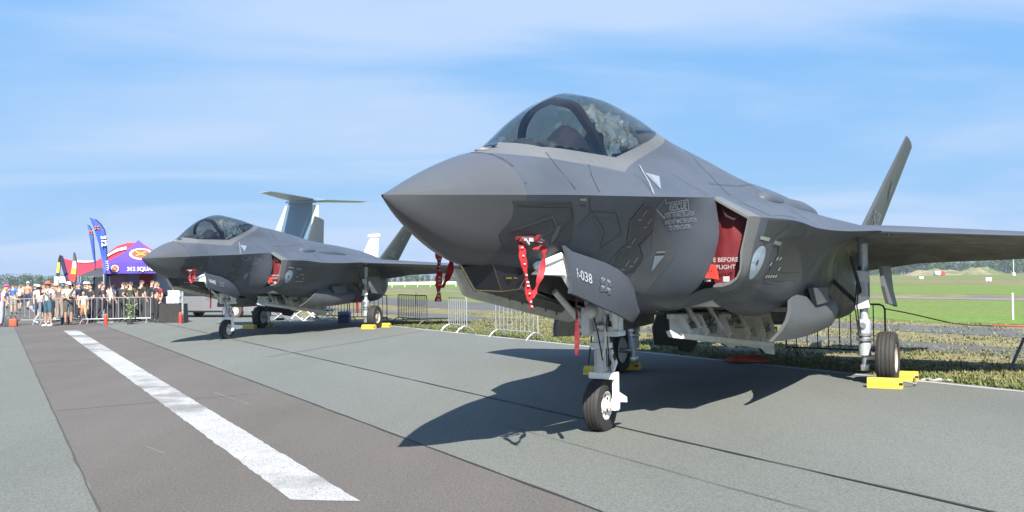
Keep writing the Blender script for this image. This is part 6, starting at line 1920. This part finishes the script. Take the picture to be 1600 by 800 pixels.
# ------------------------------------------------------------------ people
SK_BONES = {}
def make_pose(name, J, heavy=1.0):
    """J: joint positions; returns evaluated verts/faces and a bone id per vertex"""
    order = ['pelvis', 'waist', 'chest', 'neck', 'headb', 'head', 'top', 'nose']
    V, Rr, E, B = [], [], [], []
    idx = {}
    def add(n, p, r, parent=None):
        idx[n] = len(V); V.append(Vector(p)); Rr.append(r)
        if parent is not None: E.append((idx[parent], idx[n])); B.append(n)
    g = heavy
    add('pelvis', J['pelvis'], (.145 * g, .105 * g))
    add('waist', J['waist'], (.128 * g, .092 * g), 'pelvis')
    add('chest', J['chest'], (.150 * g, .10 * g), 'waist')
    add('neckb', J['neckb'], (.075, .065), 'chest')
    add('neck', J['neck'], (.052, .052), 'neckb')
    add('headb', J['headb'], (.070, .078), 'neck')
    add('head', J['head'], (.078, .095), 'headb')
    add('top', J['top'], (.055, .065), 'head')
    f = J['face']
    add('nose', J['headb'] + f * .105 + Vector((0, 0, .03)), (.012, .012), 'headb')
    side = Vector((-f.y, f.x, 0))
    for s, n in ((1, 'l'), (-1, 'r')):
        add('ear' + n, J['headb'] + side * s * .088 + Vector((0, 0, .035)), (.012, .02), 'headb')
        add('sho' + n, J['sho' + n], (.062, .062), 'chest')
        add('elb' + n, J['elb' + n], (.043, .043), 'sho' + n)
        add('wri' + n, J['wri' + n], (.028, .032), 'elb' + n)
        d = (J['wri' + n] - J['elb' + n]).normalized()
        pal = J['wri' + n] + d * .085
        add('pal' + n, pal, (.036, .024), 'wri' + n)
        q = d.cross(f); q = q.normalized() if q.length > .2 else side
        for k, ln in enumerate((.075, .088, .08, .062)):
            e = pal + q * (.026 - .0175 * k) + d * .02
            add('fa%d' % k + n, e, (.0095, .0095), 'pal' + n)
            add('fb%d' % k + n, e + (d * .8 + f * .5).normalized() * ln, (.0075, .0075), 'fa%d' % k + n)
        add('th' + n, J['wri' + n] + d * .05 + q * .045 + f * .02, (.010, .010), 'wri' + n)
        add('hip' + n, J['hip' + n], (.088 * g, .088 * g), 'pelvis')
        add('kne' + n, J['kne' + n], (.056, .058), 'hip' + n)
        add('cal' + n, J['kne' + n].lerp(J['ank' + n], .35), (.053, .055), 'kne' + n)
        add('ank' + n, J['ank' + n], (.036, .038), 'cal' + n)
        add('hee' + n, J['ank' + n] + Vector((0, 0, -.045)) - J['toe' + n] * .03, (.036, .03), 'ank' + n)
        add('toe' + n, J['ank' + n] + J['toe' + n] * .17 + Vector((0, 0, -.055)), (.034, .022), 'hee' + n)
    me = bpy.data.meshes.new(name)
    me.from_pydata([tuple(v) for v in V], E, [])
    ob = bpy.data.objects.new(name, me); COL.objects.link(ob)
    md = ob.modifiers.new('skin', 'SKIN'); md.use_smooth_shade = True; md.branch_smoothing = .3
    lay = me.skin_vertices[0].data
    for i, r in enumerate(Rr):
        lay[i].radius = r; lay[i].use_root = (i == 0)
    sb = ob.modifiers.new('sub', 'SUBSURF'); sb.levels = 1; sb.render_levels = 1
    bpy.context.view_layer.update()
    ev = bpy.data.meshes.new_from_object(ob.evaluated_get(bpy.context.evaluated_depsgraph_get()))
    vs = [v.co.copy() for v in ev.vertices]; ns = [v.normal.copy() for v in ev.vertices]
    fs = [tuple(p.vertices) for p in ev.polygons]
    bpy.data.objects.remove(ob); bpy.data.meshes.remove(me); bpy.data.meshes.remove(ev)
    bone = []
    segs = [(V[a], V[b], B[i]) for i, (a, b) in enumerate(E)]
    par = {B[i]: (a, b) for i, (a, b) in enumerate(E)}
    for v in vs:
        best, bd, bt = None, 9, 0
        for a, b, n in segs:
            ab = b - a; t = max(0, min(1, (v - a).dot(ab) / max(1e-9, ab.length_squared)))
            d = (a + ab * t - v).length
            if d < bd: bd, best, bt = d, n, t
        bone.append((best, bt))
    return dict(vs=vs, ns=ns, fs=fs, bone=bone, J=J, pieces={})
def jset(**k):
    J = dict(pelvis=(0, 0, .95), waist=(0, 0, 1.10), chest=(0, .01, 1.31), neckb=(0, .015, 1.44), neck=(0, .0, 1.50), headb=(0, -.012, 1.565), head=(0, -.012, 1.645), top=(0, -.005, 1.71),
             shol=(.175, .01, 1.395), elbl=(.225, .03, 1.12), wril=(.215, -.06, .89), shor=(-.175, .01, 1.395), elbr=(-.225, .03, 1.12), wrir=(-.215, -.06, .89),
             hipl=(.095, 0, .90), knel=(.105, -.02, .50), ankl=(.11, .02, .085), hipr=(-.095, 0, .90), kner=(-.105, -.02, .50), ankr=(-.11, .02, .085), toel=(.15, -1, 0), toer=(-.15, -1, 0), face=(0, -1, 0))
    J.update(k)
    return {a: Vector(b) for a, b in J.items()}
POSES = {
 'stand': make_pose('pose', jset()),
 'walk': make_pose('pose', jset(knel=(.10, -.16, .52), ankl=(.10, -.22, .10), kner=(-.10, .04, .50), ankr=(-.10, .28, .16), toel=(0, -1, .1), toer=(0, -1, -.4), elbl=(.23, .10, 1.13), wril=(.22, .05, .90), elbr=(-.23, -.03, 1.13), wrir=(-.21, -.20, .95))),
 'photo': make_pose('pose', jset(elbl=(.25, -.16, 1.20), wril=(.09, -.26, 1.47), elbr=(-.25, -.16, 1.20), wrir=(-.08, -.26, 1.46), hipl=(.10, 0, .90), ankl=(.16, .02, .085), ankr=(-.16, .02, .085), knel=(.14, -.02, .5), kner=(-.14, -.02, .5))),
 'hold': make_pose('pose', jset(elbl=(.24, -.02, 1.13), wril=(.10, -.24, 1.08), elbr=(-.24, -.02, 1.13), wrir=(-.08, -.25, 1.08), face=(.1, -1, -.2), head=(0, -.03, 1.64))),
 'lean': make_pose('pose', jset(chest=(0, -.08, 1.29), neckb=(0, -.10, 1.42), neck=(0, -.13, 1.47), headb=(0, -.16, 1.53), head=(0, -.17, 1.61), top=(0, -.17, 1.675), shol=(.175, -.08, 1.37), shor=(-.175, -.08, 1.37), elbl=(.24, -.28, 1.18), wril=(.20, -.48, 1.10), elbr=(-.23, -.10, 1.11), wrir=(-.20, -.25, .95), waist=(0, -.03, 1.1))),
 'hip': make_pose('pose', jset(elbl=(.33, .06, 1.16), wril=(.17, -.05, 1.0), elbr=(-.23, .0, 1.13), wrir=(-.18, -.12, .93), knel=(.12, -.05, .5))),
}
REG = {
 'shirt': lambda b, t, v: b in ('waist', 'chest', 'neckb') and not (b == 'neckb' and t > .8) or (b[:3] == 'sho') or (b[:3] == 'elb' and t < .55) or (b == 'pelvis'),
 'long_shirt': lambda b, t, v: b in ('waist', 'chest', 'neckb') or b[:3] in ('sho', 'elb') or (b[:3] == 'wri' and t < .85),
 'shorts': lambda b, t, v: (b[:3] == 'hip') or (b[:3] == 'kne' and t < .88) or (b == 'waist' and t < .35),
 'trousers': lambda b, t, v: b[:3] in ('hip', 'kne', 'cal') or (b[:3] == 'ank' and t < .85) or (b == 'waist' and t < .35),
 'shoes': lambda b, t, v: b[:3] in ('hee', 'toe') or (b[:3] == 'ank' and t > .92),
 'hair': lambda b, t, v: b in ('head', 'top'),
}
SKIN = mat('skin', (.50, .30, .21), rough=.55, var=.08, scale=9)
SKIN2 = mat('tanned skin', (.40, .22, .14), rough=.55, var=.08, scale=9)
def piece_mesh(pose, reg, off):
    P = POSES[pose]
    key = (reg, off)
    if key in P['pieces']: return P['pieces'][key]
    J = P['J']; f = J['face']
    keep = []
    for q in P['fs']:
        c = sum((P['vs'][i] for i in q), Vector()) / len(q)
        k = sum(1 for i in q if REG[reg](P['bone'][i][0], P['bone'][i][1], P['vs'][i]))
        ok = k >= len(q) - 1 if reg != 'shoes' else k * 2 >= len(q)
        if reg == 'hair':
            rel = c - J['head']
            ok = (P['bone'][q[0]][0] in ('head', 'top', 'headb')) and (rel.z > .035 or rel.dot(f) < .0) and rel.z > -.08
        if ok: keep.append(q)
    idx = {}; V = []; Fs = []
    for q in keep:
        t = []
        for i in q:
            if i not in idx:
                idx[i] = len(V); V.append(tuple(P['vs'][i] + P['ns'][i] * off))
            t.append(idx[i])
        Fs.append(tuple(t))
    me = bpy.data.meshes.new(reg); me.from_pydata(V, [], Fs)
    me.polygons.foreach_set('use_smooth', [True] * len(me.polygons))
    me.materials.append(None)
    P['pieces'][key] = me
    return me
def body_mesh(pose):
    P = POSES[pose]
    if 'body' not in P['pieces']:
        me = bpy.data.meshes.new('body'); me.from_pydata([tuple(v) for v in P['vs']], [], P['fs'])
        me.polygons.foreach_set('use_smooth', [True] * len(me.polygons)); me.materials.append(None)
        P['pieces']['body'] = me
    return P['pieces']['body']
def part(name, me, mt, parent):
    o = bpy.data.objects.new(name, me); COL.objects.link(o); o.parent = parent
    o.material_slots[0].link = 'OBJECT'; o.material_slots[0].material = mt
    return o
CM = {}
def cloth(c):
    k = 'cloth %.3f %.3f %.3f' % c
    return mat(k, c, rough=.8, var=.12, scale=7, bump=.2, bscale=22)
def person(px, py, rz, pose, label, top, bottom, bot='shorts', hair=(.06, .04, .03), cap=None, shoe=(.05, .05, .05), skin=SKIN, h=1.75, long=False, extra=None, group='people in the crowd by the tents', brim=False):
    p = gnd(px, py)
    o = empty('person', (p.x, p.y, .018), rz, label, 'person', group)
    o.scale = (h / 1.75,) * 3
    part('body', body_mesh(pose), skin, o)
    part('shirt', piece_mesh(pose, 'long_shirt' if long else 'shirt', .020), cloth(top), o)
    part(bot, piece_mesh(pose, bot, .016 if bot == 'trousers' else .024), cloth(bottom), o)
    part('shoes', piece_mesh(pose, 'shoes', .010), cloth(shoe), o)
    J = POSES[pose]['J']
    part('hair', piece_mesh(pose, 'hair', .014), cloth(hair), o)
    for s in (1, -1):
        sd_ = Vector((-J['face'].y, J['face'].x, 0)).normalized()
        m = MB(); m.sphere(J['head'] + J['face'].normalized() * .088 + sd_ * .032 * s - Vector((0, 0, .02)), .011, 6, 4); m.build('eye', BLACKP, o, smooth=60)
    if cap:
        f = J['face'].normalized(); c = J['head'] + Vector((0, 0, .03))
        m = MB(); P = []
        for i in range(6):
            t = i / 5 * math.pi / 2
            P.append([c + Vector((math.cos(a) * .108 * math.cos(t), math.sin(a) * .115 * math.cos(t), .085 * math.sin(t))) for a in [k * 2 * math.pi / 14 for k in range(15)]])
        m.grid(P)
        if brim: m.grid([[c + Vector((math.cos(a) * r_, math.sin(a) * r_, z)) for a in [k * 2 * math.pi / 14 for k in range(15)]] for r_, z in ((.105, .005), (.165, -.02))])
        else:
            sd_ = Vector((-f.y, f.x, 0))
            m.grid([[c + f * (.09 + .075 * k) + sd_ * w * (1 - .35 * k) + Vector((0, 0, -.012 * k)) for w in (-.08, -.03, .03, .08)] for k in (0, 1)])
        m.build('hat' if brim else 'cap', cloth(cap), o, smooth=50)
    if extra: extra(o, J)
    return o
def backpack(c):
    def f_(o, J):
        m = MB(); m.box(J['chest'] + Vector((0, .17, -.06)), (.30, .17, .42), None, .06); m.build('backpack', cloth(c), o, smooth=40)
    return f_
def camera_bag(c, hand=True):
    def f_(o, J):
        q = (J['wril'] + J['wrir']) / 2 + Vector((0, -.09, .02))
        m = MB(); m.box(q, (.13, .09, .09), None, .015); m.lathe([(.001, .10), (.035, .10), (.035, 0)], q + Vector((0, -.04, 0)), (0, -1, 0), 10); m.build('camera', BLACKP, o, smooth=40)
        m = MB(); m.tube([J['shol'] + Vector((0, -.09, .04)), J['waist'] + Vector((-.06, -.16, .05)), J['pelvis'] + Vector((-.2, 0, .02)), J['chest'] + Vector((0, .15, 0)), J['shol'] + Vector((0, -.06, .05))], .014, 5); m.build('strap', BLACKP, o)
    return f_
WHT = (.70, .70, .70); BLK = (.022, .022, .026); NVY = (.025, .035, .085); TEAL = (.03, .085, .12); GRY = (.20, .20, .21); BEI = (.50, .46, .38)
N = 0.0; S = math.pi
person(3, 511, 1.9, 'lean', 'person in bright pink cap, lilac top and grey trousers at the left edge', (.52, .52, .68), (.30, .31, .36), 'trousers', cap=(.60, .05, .25), extra=backpack((.25, .02, .04)), h=1.74)
person(21, 491, S, 'stand', 'person in a bright blue shirt seen from behind, right of the pink cap', (.04, .12, .38), (.30, .28, .25), 'shorts', h=1.75)
person(30.5, 486, S + .2, 'walk', 'woman in a white top and black shorts walking away', (.70, .66, .62), BLK, 'shorts', hair=(.30, .17, .07), h=1.66)
person(43.5, 484.5, S, 'walk', 'man in a salmon orange shirt and navy shorts walking away', (.62, .24, .14), NVY, 'shorts', cap=WHT, h=1.86)
person(55.5, 484, .3, 'stand', 'person in a white cap and dark blue top behind the man in salmon', NVY, (.12, .12, .13), 'trousers', cap=WHT, h=1.70)
person(63.5, 506, S - .9, 'walk', 'person in white shirt and navy shorts turned away beside the red hat', WHT, NVY, 'shorts', hair=(.20, .12, .06), h=1.60, shoe=WHT)
person(75.5, 510.5, -.5, 'photo', 'man in a red hat and white shirt with dark teal shorts raising a camera', (.72, .74, .74), TEAL, 'shorts', cap=(.50, .09, .06), brim=True, shoe=(.55, .57, .6), extra=camera_bag(BLK), h=1.80, skin=SKIN2)
person(89, 499, -.7, 'hip', 'woman in a cream sun hat and brown sleeveless top with black shorts', (.22, .15, .13), BLK, 'shorts', cap=(.62, .50, .40), brim=True, h=1.72, shoe=WHT)
person(97.5, 494, .2, 'stand', 'person in a blue cap behind the woman in the cream hat', (.42, .42, .44), NVY, 'trousers', cap=(.10, .25, .55), h=1.66)
person(107, 508.5, .7, 'hold', 'man in a beige shirt and white cap looking down at a camera', BEI, (.075, .07, .07), 'shorts', cap=WHT, extra=camera_bag(BLK), h=1.78, skin=SKIN2)
person(123.5, 503, 1.3, 'stand', 'person in a blue cap and navy top facing right', NVY, BLK, 'trousers', cap=(.06, .08, .42), h=1.76)
person(130.5, 505.5, .4, 'walk', 'child in a beige top and orange shorts beside the navy top', (.60, .48, .36), (.62, .25, .12), 'shorts', hair=(.35, .2, .1), h=1.38, shoe=(.5, .05, .05))
person(137.5, 501, S + .4, 'stand', 'black clad person with a white cap at the left end of the tent barrier', BLK, BLK, 'trousers', cap=WHT, h=1.76, long=True)
person(144.5, 497, 0, 'hip', 'black clad person with bare forearms under the dark awning', BLK, BLK, 'trousers', h=1.70)
person(151.5, 502, S - .5, 'lean', 'black clad person leaning to the counter left of the flag pole', BLK, (.03, .03, .04), 'trousers', hair=(.03, .02, .02), h=1.82, long=True)
person(157.5, 500, .6, 'stand', 'person in a white cap and black top right of the leaning one', (.03, .03, .035), BLK, 'trousers', cap=WHT, h=1.74)
person(170, 499, 1.0, 'hold', 'woman in a white top with fair hair right of the tall blue flag', (.66, .66, .68), (.35, .40, .45), 'trousers', hair=(.45, .30, .14), h=1.64)
person(190.5, 503.5, S, 'lean', 'dark haired man in black at the left of the tent counter, seen from behind', BLK, BLK, 'trousers', h=1.80)
person(204.5, 504, S, 'hip', 'man in an olive shirt at the tent counter, seen from behind', (.045, .05, .03), (.04, .045, .03), 'trousers', h=1.78)
person(221.5, 502.5, S - .4, 'stand', 'tall man in black right of the olive shirt, seen from behind', BLK, (.03, .03, .033), 'trousers', h=1.84)
person(229, 497, .3, 'stand', 'person in a pale shirt facing out between two men in black', (.55, .56, .60), (.08, .09, .12), 'trousers', h=1.70)
person(237.5, 503.5, S - .9, 'hold', 'man in black with a red badge at the right end of the tent', BLK, BLK, 'trousers', h=1.82, long=True)
person(247, 500.5, -.4, 'stand', 'person in a dark red top half hidden behind the rightmost man in black', (.22, .02, .03), BLK, 'trousers', h=1.74)
person(213, 497.5, .2, 'hip', 'man in dark blue behind the tent counter, facing out', (.04, .05, .11), BLK, 'trousers', h=1.72)
person(181, 497, .5, 'stand', 'woman in lilac behind the left end of the tent counter', (.30, .20, .42), BLK, 'trousers', hair=(.2, .1, .04), h=1.62)
person(113, 489, S, 'stand', 'distant person in a grey top behind the man in beige', GRY, NVY, 'shorts', h=1.70)
person(69, 487, S + .3, 'walk', 'distant person in a pale shirt between the salmon shirt and the white shirts', (.52, .50, .48), (.15, .12, .1), 'shorts', hair=(.25, .14, .06), h=1.68)
person(36.5, 478, S, 'stand', 'tiny distant person in grey left of the salmon shirt', (.25, .24, .24), NVY, 'trousers', h=1.72)
person(10.5, 482, S, 'walk', 'distant person in a tan top behind the pink cap', (.42, .30, .20), (.2, .2, .22), 'shorts', h=1.72)
person(84, 480, 0, 'stand', 'distant person in a brown hat behind the man in the red hat', (.35, .22, .15), GRY, 'trousers', cap=(.30, .2, .12), brim=True, h=1.74)

for i, (px, py, pose, rz, top_, bt, cp, lab) in enumerate((
    (60, 497, 'stand', .5, (.5, .5, .52), NVY, WHT, 'person in a pale grey top and white cap left of the white shirts'),
    (81, 503, 'hip', 2.4, WHT, BLK, None, 'person in a plain white shirt half hidden right of the red hat'),
    (93.5, 503, 'stand', 3.0, (.12, .10, .10), (.25, .2, .16), None, 'dark topped person standing behind the man in beige, left side'),
    (117, 497, 'lean', 1.2, (.08, .09, .12), BLK, (.3, .05, .05), 'person in slate grey with a dark red cap behind the man in beige'),
    (133.5, 495, 'stand', .2, BLK, BLK, WHT, 'black clad person with white cap behind the child in beige'),
    (141.5, 504, 'hold', -.4, (.03, .03, .035), BLK, None, 'black clad person holding something before the dark awning'),
    (161, 503.5, 'walk', 2.0, (.035, .035, .04), BLK, None, 'dark clothed person just left of the flag pole'),
    (175, 503, 'stand', 2.6, (.60, .60, .60), BLK, None, 'person in a white shirt seen from behind right of the flag pole'),
    (198, 502, 'stand', 2.9, BLK, BLK, None, 'dark haired person in black between the first man and the olive shirt'),
    (243.5, 504.5, 'hip', 2.2, BLK, (.02, .02, .025), None, 'black clad person beside the black table, seen from behind'))):
    person(px, py, rz, pose, lab, top_, bt, 'trousers', cap=cp, h=1.66 + .03 * (i % 5))

# ------------------------------------------------------------------ summer haze over the field
m = MB(); m.box((0, 1200, 7.6), (5200, 4000, 17.2))
hz = m.build('haze', bpy.data.materials.new('haze air'))
hz['kind'] = 'stuff'
hm = hz.data.materials[0]; hm.use_nodes = True
hn = hm.node_tree; hn.nodes.clear()
ho = hn.nodes.new('ShaderNodeOutputMaterial'); hv = hn.nodes.new('ShaderNodeVolumePrincipled')
hv.inputs['Color'].default_value = (.80, .88, 1.0, 1); hv.inputs['Density'].default_value = 0.00036; hv.inputs['Anisotropy'].default_value = 0.3
hn.links.new(hv.outputs[0], ho.inputs['Volume'])
